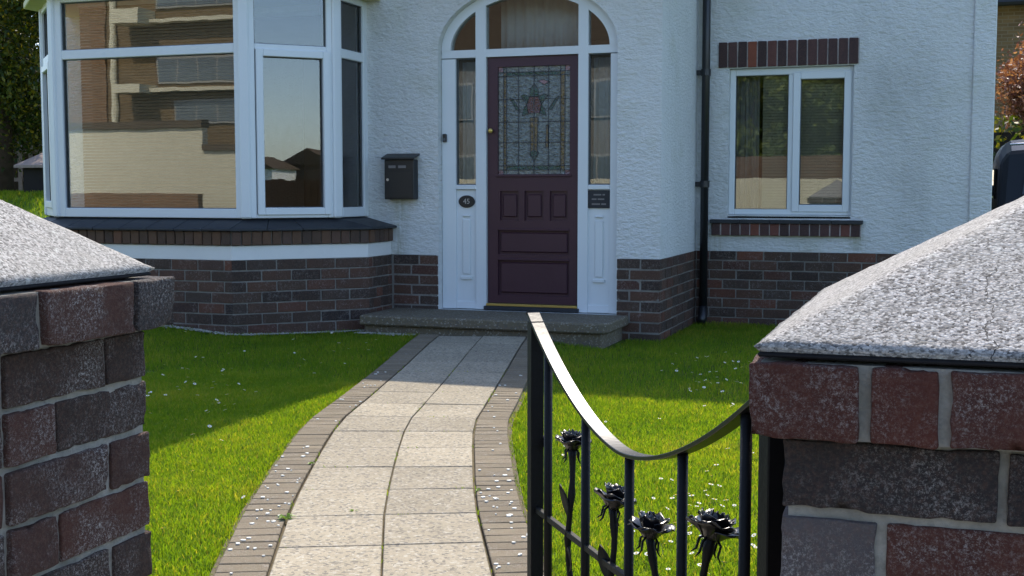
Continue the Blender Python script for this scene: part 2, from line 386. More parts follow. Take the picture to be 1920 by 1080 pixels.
# ------------------------------------------------------------------ ground shape
def sm(t): t = max(0., min(1., t)); return t * t * (3 - 2 * t)
def gz(x, y):
    z = .05 * sm((y - 7) / 2) * sm((-2.2 - x) / .8)
    z += .10 * sm((y - 6) / 2.4) * sm((-4.6 - x) / 1.8)
    return z
fwv = Vector((-math.sin(YAW) * math.cos(PITCH), math.cos(YAW) * math.cos(PITCH), -math.sin(PITCH)))
rtv = Vector((math.cos(YAW), math.sin(YAW), 0)); upv = rtv.cross(fwv)
def pix_ground(x, y, z=0.):
    d = fwv + rtv * ((x - 960) / FPX) + upv * ((540 - y) / FPX); t = (z - CAM_H) / d.z
    return Vector((d.x * t, d.y * t, z))

def sheet(name, x0, x1, y0, y1, z, mat, nx=1, ny=1, fn=None, kind='structure'):
    vs = []; fs = []
    for j in range(ny + 1):
        for i in range(nx + 1):
            x = x0 + (x1 - x0) * i / nx; y = y0 + (y1 - y0) * j / ny; vs.append((x, y, z + (fn(x, y) if fn else 0)))
    for j in range(ny):
        for i in range(nx):
            a = j * (nx + 1) + i; fs.append((a, a + 1, a + nx + 2, a + nx + 1))
    me = bpy.data.meshes.new(name); me.from_pydata(vs, [], fs); me.shade_smooth()
    return tag(link(name, me, mat), kind=kind)

g0 = sheet('ground', -400, 400, -400, 400, -.16, 'bankgrass'); tag(g0, 'rough grassy ground reaching away behind the houses')
tag(sheet('lawn', -9.5, 5.0, 1.5, 12.0, -.004, 'soil', 60, 44, gz), 'front lawn soil either side of the garden path')
tag(MB().box(-60, 60, -2.2, 1.498, -.15, 0).build('pavement', 'paving'), 'grey pavement outside the garden gate', kind='structure')
tag(MB().box(-60, 60, -2.33, -2.203, -.15, .004).build('kerb', 'kerb', bevel=.01), 'stone kerb along the street', kind='structure')
tag(sheet('road', -60, 60, -9.5, -2.333, -.11, 'asphalt'), 'asphalt street in front of the garden', kind='structure')
tag(MB().box(-60, 60, -12.5, -9.503, -.15, 0).build('far_pavement', 'paving'), 'pavement on the opposite side of the street', kind='structure')
tag(MB().box(.9, 6, 12.003, 40, -.15, .01).build('driveway', 'asphalt'), 'asphalt driveway beside the house', kind='structure')

# ------------------------------------------------------------------ path
CL = [(-.78, 1.5), (-1.18, 2.45), (-1.65, 3.49), (-1.92, 4.08), (-2.10, 4.52), (-2.45, 5.42), (-2.60, 5.86), (-2.72, 6.36), (-2.94, 7.2), (-3.18, 8.2), (-3.37, 9.02)]
def resample(pts, step):
    d = [0]
    for a, b in zip(pts, pts[1:]): d.append(d[-1] + math.dist(a, b))
    n = int(d[-1] / step); out = []
    for i in range(n + 1):
        t = min(d[-1], i * step); k = max(j for j in range(len(d)) if d[j] <= t + 1e-9); k = min(k, len(pts) - 2)
        f = (t - d[k]) / (d[k + 1] - d[k]); out.append((pts[k][0] + (pts[k + 1][0] - pts[k][0]) * f, pts[k][1] + (pts[k + 1][1] - pts[k][1]) * f))
    return out
fine = resample(CL, .05)
for _ in range(12):
    fine = [fine[0]] + [tuple((fine[i - 1][k] + 2 * fine[i][k] + fine[i + 1][k]) / 4 for k in (0, 1)) for i in range(1, len(fine) - 1)] + [fine[-1]]
def frame_at(i):
    a, b = fine[max(0, i - 1)], fine[min(len(fine) - 1, i + 1)]; d = Vector((b[0] - a[0], b[1] - a[1])).normalized()
    return Vector(fine[i]), d, Vector((d.y, -d.x))      # point, along, right
flen = [0]
for a, b in zip(fine, fine[1:]): flen.append(flen[-1] + math.dist(a, b))
def at_len(t, off):
    k = max(j for j in range(len(flen)) if flen[j] <= t + 1e-9); k = min(k, len(fine) - 2)
    f = (t - flen[k]) / (flen[k + 1] - flen[k]); p0, d0, r0 = frame_at(k); p1, d1, r1 = frame_at(k + 1)
    return p0.lerp(p1, f) + r0.lerp(r1, f) * off
WL, WR, BW = .347, .340, .170
def strip(name, offa, offb, z, mat):
    vs = []; fs = []
    for i in range(len(fine)):
        p, d, r = frame_at(i)
        for o in (offa, offb): q = p + r * o; vs.append((q.x, q.y, z + gz(q.x, q.y)))
    for i in range(len(fine) - 1): fs.append((2 * i, 2 * i + 1, 2 * i + 3, 2 * i + 2))
    me = bpy.data.meshes.new(name); me.from_pydata(vs, [], fs); return link(name, me, mat)
path = tag(strip('path', -WL - BW - .02, WR + BW + .02, .014, 'sand'), 'garden path of speckled slabs edged with brick', kind='structure')
def quad_block(name, a0, a1, o0, o1, ztop, mat, depth=.05, gap=.004, bev=.003, tilt=.0015):
    c = [at_len(a0 + gap, o0 + gap), at_len(a0 + gap, o1 - gap), at_len(a1 - gap, o1 - gap), at_len(a1 - gap, o0 + gap)]
    dz = [random.uniform(-tilt, tilt) for _ in c]
    m = (c[0] + c[2]) / 2; up = [(q.x - m.x, q.y - m.y, ztop + gz(q.x, q.y) + dz[i]) for i, q in enumerate(c)]
    vs = [(x, y, z - depth) for x, y, z in up] + up
    mb = MB().add(vs, [(3, 2, 1, 0), (4, 5, 6, 7), (0, 1, 5, 4), (1, 2, 6, 5), (2, 3, 7, 6), (3, 0, 4, 7)])
    return mb.build(name, mat, path, bevel=bev, loc=(m.x, m.y, 0))
TOT = flen[-1] - .01
t = .05; ROW = .392
while t < TOT - .05:
    e = min(TOT, t + ROW)
    quad_block('paving_slab', t, e, -WL, 0, .034, 'slab', gap=.0035); quad_block('paving_slab', t + random.uniform(-.006, .006), e, 0, WR, .034 + random.uniform(-.002, .002), 'slab', gap=.0035)
    t = e
t = .02
while t < TOT - .03:
    e = t + .082
    quad_block('edging_brick', t, e, -WL - BW, -WL - .006, .034, 'edging', gap=.0022, bev=.003, tilt=.002); quad_block('edging_brick', t, e, WR + .006, WR + BW, .034, 'edging', gap=.0022, bev=.003, tilt=.002)
    t = e
mb = MB()
for i in range(150):
    s = random.choice((-1, 1)); tt = random.uniform(1.2, TOT - 1.6) if random.random() < .45 else random.uniform(1.6, 3.6)
    o = -WL - random.uniform(.01, BW - .01) if s < 0 else WR + random.uniform(.01, BW - .01)
    p = at_len(tt, o); r0 = random.uniform(.003, .0105); k = 7; ph = random.random() * 6
    vs = [(p.x + math.cos(ph + a * 6.283 / k) * r0 * random.uniform(.6, 1.2), p.y + math.sin(ph + a * 6.283 / k) * r0 * random.uniform(.6, 1.2), .0385 + gz(p.x, p.y)) for a in range(k)]
    vs += [(x, y, z - .004) for x, y, z in vs]
    mb.add(vs, [tuple(range(k))] + [(a, a + k, (a + 1) % k + k, (a + 1) % k) for a in range(k)])
tag(mb.build('lichen_spot', 'lichen', path), kind='stuff')

# ------------------------------------------------------------------ house
YF, YR, XP, XR = 9.70, 11.20, -2.13, .36        # porch front, recessed front, porch side, right end
house = thing('house', 'white roughcast house with bay window, arched doorway and dark brick plinth', 'house', (-3.2, 12, 0))
def HP(o):                                       # parent keeping world coordinates
    o.parent = house; o.matrix_parent_inverse = Matrix.Translation((3.2, -12, 0)); return o
ZP = .66                                          # plinth top
ACX, AHW, AZ, AB = -3.262, .772, 2.37, .50        # arch opening
arch = [(ACX - AHW, .19), (ACX + AHW, .19)] + [(ACX + AHW * math.cos(a), AZ + AB * math.sin(a)) for a in np.linspace(0, math.pi, 33)]
Mf = Matrix.Translation((0, YF, 0))
HP(holes_wall('front_wall', [(-7.9, ZP), (ACX - AHW - .02, ZP), (ACX - AHW - .02, .18), (ACX + AHW + .02, .18), (ACX + AHW + .02, ZP), (XP, ZP), (XP, 3.05), (-4.3, 3.05), (-4.3, 5.2), (-7.9, 5.2)], [[(x, z) for x, z in ((-7.5, .95), (-4.78, .95), (-4.78, 2.75), (-7.5, 2.75))], [p if i > 1 else (p[0], .2) for i, p in enumerate(arch)]], .25, 'roughcast', None, Mf))
# recessed wall with window opening, end strip and gable wall
WX0, WX1, WZ0, WZ1 = -1.85, -.775, .985, 2.285
Mr = Matrix.Translation((0, YR, 0))
HP(holes_wall('recessed_wall', [(-4.3, 3.06), (XP - .3, 3.06), (XP - .3, ZP), (XR, ZP), (XR, 4.95), (-4.3, 4.95)], [[(WX0, WZ0), (WX1, WZ0), (WX1, WZ1), (WX0, WZ1)]], .25, 'roughcast', None, Mr))
HP(MB().box(.185, XR + .003, YR - .022, YR - .002, 0, 4.9).build('corner_strip', 'roughcast', bevel=.008))
HP(MB().box(XP - .25, XP, YF + .252, YR - .002, ZP, 3.04).build('porch_side_wall', 'roughcast'))
HP(MB().box(XR - .25, XR - .002, YR + .252, 17, 0, 4.95).build('side_wall', 'roughcast'))
HP(MB().box(-7.9, -7.65, YF + .252, 17, 0, 5.19).build('side_wall', 'roughcast'))
HP(MB().box(-7.9, XR - .002, 17.003, 17.25, 0, 4.95).build('rear_wall', 'roughcast'))
HP(MB().box(-4.55, -4.302, YF + .252, 17, 3.1, 5.19).build('side_wall', 'roughcast'))
# rooms behind the glass
HP(MB().prism([(-7.64, YF + .26), (XP - .26, YF + .26), (XP - .26, YR + .26), (XR - .26, YR + .26), (XR - .26, 16.99), (-7.64, 16.99)], .1, .24).build('room_floor', 'floor'))
HP(MB().prism([(-7.64, YF + .26), (XP - .26, YF + .26), (XP - .26, YR + .26), (XR - .26, YR + .26), (XR - .26, 16.99), (-7.64, 16.99)], 2.92, 3.04).build('ceiling', 'room'))
HP(MB().box(-4.45, -4.35, YF + .26, 14, .25, 2.91).build('partition', 'room'))
HP(MB().box(-2.30, -2.20, YR + .26, 14, .25, 2.91).build('partition', 'room'))
HP(MB().box(-7.6, XR - .3, 13.9, 14.02, .25, 2.91).build('partition', 'room'))
# bay geometry: window line and plinth line
BWIN = [(-7.56, YF + .1), (-7.56, 9.16), (-7.04, 8.64), (-5.24, 8.64), (-4.72, 9.16), (-4.72, YF + .02)]
BPL = [(-7.82, YF + .1), (-7.82, 9.24), (-7.02, 8.44), (-5.26, 8.44), (-4.46, 9.24), (-4.46, YF)]
def inset(poly, d):
    out = []
    for i, p in enumerate(poly):
        ns = []
        for a, b in ((i - 1, i), (i, i + 1)):
            if a < 0 or b >= len(poly): continue
            u = (Vector(poly[b]) - Vector(poly[a])).normalized(); ns.append(Vector((u.y, -u.x)))   # outward (right)
        if len(ns) == 1: q = Vector(p) - ns[0] * d
        else:
            m = (ns[0] + ns[1]).normalized(); q = Vector(p) - m * d / m.dot(ns[0])
        out.append((q.x, q.y))
    return out
def bayprism(name, poly, z0, z1, mat, bev=0):
    pts = [p for p in poly]; return HP(MB().prism(pts, z0, z1).build(name, mat, bevel=bev))
bayprism('bay_plinth_core', inset(BPL, .006), -.1, ZP - .004, 'mortar')
band = inset(BPL, .012); band[-1] = (band[-1][0], YF - .002); band[0] = (band[0][0], YF + .09)
bayprism('bay_band', band, ZP - .002, .772, 'smooth', .004)
bcore = inset(BPL, .004); bcore[-1] = (bcore[-1][0], YF - .003); bayprism('bay_sill_core', bcore, .775, .884, 'mortar')
# upper bay storey and its soffit (out of frame overhead)
bup = inset(BWIN, -.06); bup[-1] = (bup[-1][0], YF - .003)
bayprism('upper_bay_wall', bup, 2.86, 5.15, 'roughcast')
bso = inset(BWIN, -.17); bso[-1] = (bso[-1][0], YF - .004)
bayprism('bay_soffit', bso, 2.80, 2.857, 'soffit', .006)
# roofs, out of view, shaped so their shadow edge falls across the lawn
HP(MB().add([(-4.08, 8.2, 5.14), (-4.08, 17.4, 5.14), (-6.1, 17.4, 6.7), (-6.1, 8.2, 6.7), (-8.15, 8.2, 5.14), (-8.15, 17.4, 5.14), (-4.08, 8.2, 5.26), (-4.08, 17.4, 5.26), (-6.1, 17.4, 6.85), (-6.1, 8.2, 6.85), (-8.15, 8.2, 5.26), (-8.15, 17.4, 5.26)],
     [(0, 3, 2, 1), (3, 4, 5, 2), (6, 7, 8, 9), (9, 8, 11, 10), (0, 1, 7, 6), (4, 10, 11, 5), (0, 6, 9, 3), (3, 9, 10, 4), (1, 2, 8, 7), (2, 5, 11, 8)]).build('gable_roof', 'rooft'))
HP(MB().add([(-7.5, 8.6, 5.16), (-4.7, 8.6, 5.16), (-6.1, 8.6, 6.68), (-7.5, 8.8, 5.16), (-4.7, 8.8, 5.16), (-6.1, 8.8, 6.68)], [(0, 1, 2), (3, 5, 4), (0, 3, 4, 1), (1, 4, 5, 2), (2, 5, 3, 0)]).build('gable_end', 'roughcast'))
HP(MB().add([(-5.0, 10.88, 4.86), (.75, 10.88, 4.86), (.75, 14.1, 6.9), (-5.0, 14.1, 6.9), (.75, 17.5, 4.86), (-5.0, 17.5, 4.86), (-5.0, 10.88, 4.97), (.75, 10.88, 4.97), (.75, 14.1, 7.05), (-5.0, 14.1, 7.05), (.75, 17.5, 4.97), (-5.0, 17.5, 4.97)],
     [(0, 1, 2, 3)[::-1], (3, 2, 4, 5)[::-1], (6, 7, 8, 9), (9, 8, 10, 11), (0, 1, 7, 6), (5, 11, 10, 4), (1, 2, 8, 7), (2, 4, 10, 8), (0, 6, 9, 3), (3, 9, 11, 5)]).build('main_roof', 'rooft'))
HP(MB().add([(-4.28, 9.48, 3.06), (-1.9, 9.48, 3.06), (-1.9, 11.19, 3.9), (-4.28, 11.19, 3.9), (-4.28, 9.48, 3.16), (-1.9, 9.48, 3.16), (-1.9, 11.19, 4.0), (-4.28, 11.19, 4.0)],
     [(3, 2, 1, 0), (4, 5, 6, 7), (0, 1, 5, 4), (1, 2, 6, 5), (2, 3, 7, 6), (3, 0, 4, 7)]).build('porch_roof', 'rooft'))
HP(MB().tube([(-4.25, 9.44, 3.06), (-1.9, 9.44, 3.06)], .05, 10).build('gutter', 'blackpl'))

# ---- brick plinth
plinth = HP(MB().box(-4.468, ACX - AHW - .012, YF - .004, YF + .2, -.1, ZP - .004).build('plinth', 'mortar'))
for bx_ in ((ACX + AHW + .012, XP - .006, YF - .004, YF + .2), (XP - .2, XP - .0055, YF + .202, YR - .003), (XP - .004, XR - .004, YR + .002, YR + .2)): HP(MB().box(*bx_, -.1, ZP - .004).build('plinth_core', 'mortar'))
def lay_w(M, *a, **k):                             # M is world; plinth has identity world matrix
    lay(plinth, M, *a, **k)
CH = .0855; HZ = .0755
facets = [((-7.4, 8.82), (-7.02, 8.44), .232, 'end'), ((-7.02, 8.44), (-5.26, 8.44), .232, 'mid'), ((-5.26, 8.44), (-4.46, 9.24), .232, 'mid'), ((-4.46, 9.24), (-4.46, YF - .012), .112, 'mid')]
for k in range(8):
    z = ZP - .004 - (k + 1) * CH + .01
    for fi, (P, Q, st, _) in enumerate(facets):
        M, L = frame_M(P, Q)
        if fi == 3: lens = run(L, .105 if k % 2 else .135, start=(.14 if k % 2 else .075))
        else: lens = run(L, st, start=(.232 if (k + fi) % 2 else .112))
        lay_w(M, 0, lens, z, HZ, .07)
    M = Matrix.Translation((0, YF - .006, 0))
    x0, x1 = -4.448, ACX - AHW - .006
    lay_w(M, x0, run(x1 - x0, .232, start=(.16 if k % 2 else .232)), z, HZ, .07)
    x0, x1 = ACX + AHW + .006, XP
    lay_w(M, x0, run(x1 - x0, .232, start=(.10 if k % 2 else .19)), z, HZ, .07)
    M, L = frame_M((XP, YF + .07), (XP, YR - .005)); lay_w(M, 0, run(L, .232, start=(.112 if k % 2 else .19)), z, HZ, .07)
    M = Matrix.Translation((0, YR - .003, 0)); lay_w(M, XP + .006, run(XR - XP - .006, .232, start=(.232 if k % 2 else .112)), z, HZ, .07)
# ---- bay sill: brick-on-end course and slates
bsill = HP(MB().box(-7.0, -5.3, 8.7, 8.9, .80, .95).build('bay_sill', 'mortar'))
for (P, Q, st, _) in facets:
    M, L = frame_M(P, Q); n = max(2, round(L / .083)); wv = L / n
    lay(bsill, M, .002, [wv - .009] * n, .778, .104, .08, joint=.009, mat='brick_sill', out=.014, name='brick')
so_out = inset(BPL, -.045); so_in = inset(BWIN, .03)
for i in range(1, 5):
    o0, o1, i0, i1 = Vector(so_out[i]), Vector(so_out[i + 1]), Vector(so_in[i]), Vector(so_in[i + 1])
    if i == 4: o1.y = i1.y = YF - .003
    n = max(1, round((o1 - o0).length / .27))
    for k in range(n):
        f0, f1 = k / n + .0012, (k + 1) / n - .0012
        a, b, c, d = o0.lerp(o1, f0), o0.lerp(o1, f1), i0.lerp(i1, f1), i0.lerp(i1, f0); j = random.uniform(-.002, .002)
        vs = [(a.x, a.y, .889 + j), (b.x, b.y, .889 + j), (c.x, c.y, .972), (d.x, d.y, .972)]; vs += [(x, y, z + .018) for x, y, z in vs]
        MB().add(vs, [(3, 2, 1, 0), (4, 5, 6, 7), (0, 1, 5, 4), (1, 2, 6, 5), (2, 3, 7, 6), (3, 0, 4, 7)]).build('slate', 'slate', bsill, bevel=.003)

# ---- windows
def window(M, L, z0, z1, spec, name='window', depth=.07):
    """spec: frame sizes and cells. frame is the part, panes and casements its children"""
    fr = MB(); l, r, b, tp = spec['l'], spec['r'], spec['b'], spec['t']; D0, D1 = -.035, .035
    fr.box(0, l, D0, D1, z0, z1, M).box(L - r, L, D0, D1, z0, z1, M)
    fr.box(l, L - r, D0, D1, z0, z0 + b, M).box(l, L - r, D0, D1, z1 - tp, z1, M)
    for (a, c) in spec.get('tr', []): fr.box(l, L - r, D0 + .001, D1, a, c, M)
    for (a, c, za, zb) in spec.get('mul', []): fr.box(a, c, D0 + .0012, D1, za, zb, M)
    f = HP(fr.build(name, 'upvc', bevel=.005))
    for (x0, x1, za, zb, case) in spec['cells']:
        if case:
            cw = case; cm = MB(); y0, y1 = -.052, .02
            cm.box(x0, x0 + cw, y0, y1, za, zb, M).box(x1 - cw, x1, y0, y1, za, zb, M).box(x0 + cw, x1 - cw, y0, y1, za, za + cw, M).box(x0 + cw, x1 - cw, y0, y1, zb - cw, zb, M)
            cm.build('casement', 'upvc', f, bevel=.005)
            x0, x1, za, zb = x0 + cw, x1 - cw, za + cw, zb - cw
        g = .006; s = MB()
        for q in ((x0, x0 + g, za, zb), (x1 - g, x1, za, zb), (x0 + g, x1 - g, za, za + g), (x0 + g, x1 - g, zb - g, zb)): s.box(q[0], q[1], -.016, -.004, q[2], q[3], M)
        s.build('seal', 'seal', f)
        MB().box(x0, x1, .0, .006, za, zb, M).build('pane', 'glass', f)
    return f
ZB0, ZB1, T0, T1 = .985, 2.80, 2.285, 2.36
M, L = frame_M(BWIN[1], BWIN[2]); window(M, L, ZB0, ZB1, dict(l=.06, r=.06, b=.07, t=.05, tr=[(T0, T1)], cells=[(.08, L - .08, ZB0 + .07, T0, .06), (.06, L - .06, T1, ZB1 - .05, 0)]))
M, L = frame_M(BWIN[2], BWIN[3]); window(M, L, ZB0, ZB1, dict(l=.09, r=.075, b=.075, t=.05, tr=[(T0, T1)], cells=[(.09, L - .075, ZB0 + .075, T0, 0), (.09, L - .075, T1, ZB1 - .05, 0)]))
M, L = frame_M(BWIN[3], BWIN[4]); window(M, L, ZB0, ZB1, dict(l=.075, r=.075, b=.03, t=.05, tr=[(T0 + .03, T1)], cells=[(.082, L - .05, ZB0 + .025, T0 + .035, .058), (.075, L - .075, T1, ZB1 - .05, 0)]))
M, L = frame_M(BWIN[4], BWIN[5]); window(M, L, ZB0, ZB1, dict(l=.07, r=.09, b=.08, t=.05, tr=[(T0, T1)], cells=[(.07, L - .09, ZB0 + .08, T0, 0), (.07, L - .09, T1, ZB1 - .05, 0)]))
for (x, y), a in ((BWIN[2], -22.5), (BWIN[3], 22.5), (BWIN[4], 67.5), (BWIN[1], -67.5)):
    HP(MB().box(-.043, .043, -.045, .04, ZB0 - .003, ZB1 - .002, Matrix.Translation((x, y, 0)) @ Matrix.Rotation(R(a), 4, 'Z')).build('corner_post', 'upvc', bevel=.012))
M = Matrix.Translation((WX0, YR + .085, 0)); L = WX1 - WX0; mid = .545
window(M, L, WZ0 + .002, WZ1 - .002, dict(l=.05, r=.03, b=.05, t=.06, mul=[(mid - .03, mid + .03, WZ0 + .05, WZ1 - .06)], cells=[(.05, mid - .03, WZ0 + .05, WZ1 - .06, 0), (mid + .012, L - .02, WZ0 + .03, WZ1 - .045, .062)]))
# sill and lintel of the recessed window
wsill = HP(MB().box(-1.985, -.685, YR - .04, YR + .05, .806, .908).build('window_sill', 'lmortar'))
n = 15; wv = 1.30 / n
lay(wsill, Matrix.Translation((0, YR - .045, 0)), -1.985, [wv - .009] * n, .803, .106, .09, joint=.009, mat='brick_dark')
for k in range(5): MB().box(-2.0 + k * .266 + .001, -2.0 + (k + 1) * .266 - .002, YR - .065, YR + .06, .912 + random.uniform(-.001, .001), .945, None).build('slate', 'slate', wsill, bevel=.003)
HP(MB().box(-1.86, -.77, YR + .0, YR + .06, .948, .984).build('sill_fillet', 'slate', bevel=.01))
wlin = HP(MB().box(-1.945, -.735, YR - .010, YR + .05, 2.295, 2.51).build('lintel', 'lmortar'))
n = 14; wv = 1.21 / n
lay(wlin, Matrix.Translation((0, YR - .018, 0)), -1.945, [wv - .010] * n, 2.293, .222, .07, joint=.010, mat='brick_dark', jit=.0025)

# ---- door frame, sidelights, fanlight
fy0, fy1 = YF + .075, YF + .155
DX0, DX1, DZ0, DZ1 = -3.628, -2.842, .262, 2.305
fr = MB()
XL0, XL1, XM0, XM1 = ACX - AHW + .005, -3.925, -3.725, DX0 - .006      # left jamb, left glass limits
XN0, XN1, XQ0, XQ1 = DX1 + .006, -2.752, -2.565, ACX + AHW - .005
for a, b, z1 in ((XL0, XL1 + .02, 2.30), (XM0, XM1, 2.80), (XN0, XN1, 2.80), (XQ0, XQ1, 2.30)): fr.box(a, b, fy0, fy1, .207, z1)
fr.box(XL0, XQ1, fy0 + .002, fy1 - .001, DZ1 + .003, 2.372)
nA = 40                                                               # arched head
for i in range(nA):
    a0, a1 = math.pi * i / nA, math.pi * (i + 1) / nA
    vs = []
    for y in (fy0 - .002, fy1):
        for (hw, b) in ((AHW - .003, AB - .003), (AHW - .085, AB - .075)):
            for a in (a0, a1): vs.append((ACX + hw * math.cos(a), y, AZ + b * math.sin(a)))
    fr.add(vs, [(0, 1, 3, 2), (4, 6, 7, 5), (2, 3, 7, 6), (0, 4, 5, 1)])
dframe = HP(fr.build('door_frame', 'upvc'))
for sgn, a, b in ((-1, XL1 + .02, XM0), (1, XN1, XQ0)):
    # lower panels of the sidelights
    pm = MB(); z0, z1 = .207, 1.21
    pm.box(a, b, fy0 + .02, fy1 - .01, z0, z1)
    MB().box(a, b, fy0 + .004, fy0 + .0195, z0, .27).build('panel_rail', 'upvc', dframe, bevel=.004)
    MB().box(a, b, fy0 - .006, fy0 + .0195, 1.212, 1.252).build('panel_rail', 'upvc', dframe, bevel=.006)
    p = pm.build('side_panel', 'upvc', dframe)
    c = (a + b) / 2; MB().box(c - .033, c + .033, fy0 + .006, fy0 + .0198, .50, .96).box(c - .05, c + .05, fy0 + .001, fy0 + .0196, .455, .482).box(c - .033, c + .033, fy0 + .003, fy0 + .0196, .985, 1.0).build('raised_panel', 'upvc', dframe, bevel=.004)
    MB().box(a + .002, b - .002, fy0 + .035, fy0 + .041, 1.253, DZ1 + .002).build('side_pane', 'glass', dframe)
    s = MB(); g = .008
    for q in ((a, a + g, 1.253, DZ1), (b - g, b, 1.253, DZ1), (a + g, b - g, 1.253, 1.253 + g), (a + g, b - g, DZ1 - g, DZ1)): s.box(q[0], q[1], fy0 + .02, fy0 + .034, q[2], q[3])
    s.build('seal', 'seal', dframe)
def fan(x0, x1):
    hw, b = AHW - .08, AB - .07; pts = [(x0, 2.374), (x1, 2.374)]
    for x in np.linspace(x1, x0, 16): pts.append((float(x), AZ + b * math.sqrt(max(0, 1 - ((x - ACX) / hw) ** 2)) + .004))
    n = len(pts); vs = [(x, fy0 + .035, z) for x, z in pts] + [(x, fy0 + .041, z) for x, z in pts]
    MB().add(vs, [tuple(range(n)), tuple(range(2 * n - 1, n - 1, -1))] + [(i, i + n, (i + 1) % n + n, (i + 1) % n) for i in range(n)]).build('fanlight_pane', 'glass_dim', dframe)
fan(ACX - AHW + .09, XM0); fan(XM1, XN0); fan(XN1, ACX + AHW - .09)
HP(MB().box(DX0 - .02, DX1 + .02, fy0 - .03, fy1 + .05, .207, .238).build('threshold', 'slate', bevel=.004))
HP(MB().box(DX0 - .004, DX1 + .004, fy0 - .012, fy0 + .05, .2385, .259).build('threshold_strip', 'brass', bevel=.003))
# ---- the door
dy0, dy1 = fy0 + .030, fy0 + .075
GX0, GX1, GZ0, GZ1 = DX0 + .088, DX1 - .072, 1.335, 2.225
dm = MB().box(DX0, GX0, dy0, dy1, DZ0, DZ1).box(GX1, DX1, dy0, dy1, DZ0, DZ1).box(GX0, GX1, dy0, dy1, GZ1, DZ1).box(GX0, GX1, dy0, dy1, 1.20, GZ0)
pz = [(1.0, 1.195), (.685, .86), (.36, .61)]
for z0, z1 in ((DZ0, .33), (.625, .67), (.875, .955)): dm.box(GX0, GX1, dy0, dy1, z0, z1)
dm.box(GX0, GX1, dy0 + .026, dy1 - .003, .33, 1.2)
cols = [(GX0 + .02, GX0 + .185), (GX0 + .235, GX0 + .40), (GX0 + .455, GX1 - .015)]
dm.box(GX0, cols[0][0], dy0 + .0005, dy1 - .004, .955, 1.2).box(cols[0][1], cols[1][0], dy0 + .0005, dy1 - .004, .955, 1.2).box(cols[1][1], cols[2][0], dy0 + .0005, dy1 - .004, .955, 1.2).box(cols[2][1], GX1, dy0 + .0005, dy1 - .004, .955, 1.2)
door = HP(dm.build('door', 'door'))
tag(door, 'plum painted front door with leaded stained glass')
for a, b in cols: MB().box(a + .022, b - .022, dy0 + .010, dy0 + .0255, .985, 1.172).build('panel', 'door', door, bevel=.008)
for z0, z1 in ((.67, .875), (.33, .625)):
    MB().box(GX0 + .02, GX1 - .02, dy0 + .008, dy0 + .0255, z0 + .02, z1 - .02).build('panel', 'door', door, bevel=.01)
    MB().box(GX0, GX1, dy0 - .010, dy0 - .0005, z1 - .004, z1 + .016).build('moulding', 'door', door, bevel=.004)
MB().box(GX0 - .015, GX1 + .015, dy0 - .012, dy0 - .0005, GZ0 - .018, GZ0 + .004).build('moulding', 'door', door, bevel=.004)
kn = MB(); kx, kz = DX0 + .036, 1.70
kn.tube([(kx, dy0, kz), (kx, dy0 - .02, kz), (kx, dy0 - .03, kz), (kx, dy0 - .045, kz), (kx, dy0 - .05, kz)], [.012, .010, .02, .02, .010], 14); kn.build('door_knob', 'brass', door, smooth=True)
# leaded light: came lattice and coloured pieces
gy = dy0 + .018; gw, gh = GX1 - GX0, GZ1 - GZ0
xs = [0, .075, .115, .285, .50, .70, .865, .925, 1]; zs = [0, .045, .085, .30, .49, .70, .915, .95, 1]
cm = MB()
def came(x0, z0, x1, z1, wd=.0035):
    a, b = Vector((GX0 + gw * x0, 0, GZ0 + gh * z0)), Vector((GX0 + gw * x1, 0, GZ0 + gh * z1)); d = (b - a).normalized(); nrm = Vector((-d.z, 0, d.x)) * wd
    vs = [v + Vector((0, y, 0)) for y in (gy - .007, gy + .004) for v in (a - nrm, a + nrm, b + nrm, b - nrm)]
    cm.add(vs, [(0, 1, 2, 3), (7, 6, 5, 4), (0, 4, 5, 1), (1, 5, 6, 2), (2, 6, 7, 3), (3, 7, 4, 0)])
cells = []
for i in range(8):
    for j in range(8):
        inner_x = 2 <= i <= 5; inner_z = 2 <= j <= 5
        if 3 <= i <= 4 and 2 <= j <= 5 and False: continue
        if (i in (0, 7)) and (j in (0, 7)): m = 'wg_pink'
        elif i in (0, 7) or j in (0, 7): m = 'wg_pale'
        elif i in (1, 6): m = 'wg_amber'
        elif j in (1, 6): m = 'wg_green'
        else: m = 'wg_clear'
        cells.append((i, j, m))
for i, j, m in cells:
    if i in (1, 6, 0, 7) and 2 <= j <= 5 and j in (3, 5): pass
    x0, x1, z0, z1 = GX0 + gw * xs[i], GX0 + gw * xs[i + 1], GZ0 + gh * zs[j], GZ0 + gh * zs[j + 1]
    MB().box(x0 + .002, x1 - .002, gy - .002 + random.uniform(-.0012, .0012), gy + .003, z0 + .002, z1 - .002).build('glass_piece', m, door)
for x in xs[1:8]: came(x, .0 if x in (.285, .5, .7, .075, .925) else .045, x, 1)
for z in (zs[1], zs[2], zs[6], zs[7], .30): came(0, z, 1, z)
came(0, .49, .5, .49); came(.6, .49, 1, .49); came(0, .70, .36, .70)
def piece(pts, m, up=.0045):
    n = len(pts); q = [(GX0 + gw * x, GZ0 + gh * z) for x, z in pts]
    vs = [(x, gy - up, z) for x, z in q] + [(x, gy - .0015, z) for x, z in q]
    MB().add(vs, [tuple(range(n)), tuple(range(2 * n - 1, n - 1, -1))] + [(i, i + n, (i + 1) % n + n, (i + 1) % n) for i in range(n)]).build('glass_piece', m, door)
    for a, b in zip(pts, pts[1:] + pts[:1]): came(*a, *b, .0026)
piece([(.455, .17), (.545, .17), (.555, .53), (.445, .53)], 'wg_amber')
piece([(.44, .20), (.5, .12), (.56, .20), (.5, .235)], 'wg_green', .006)
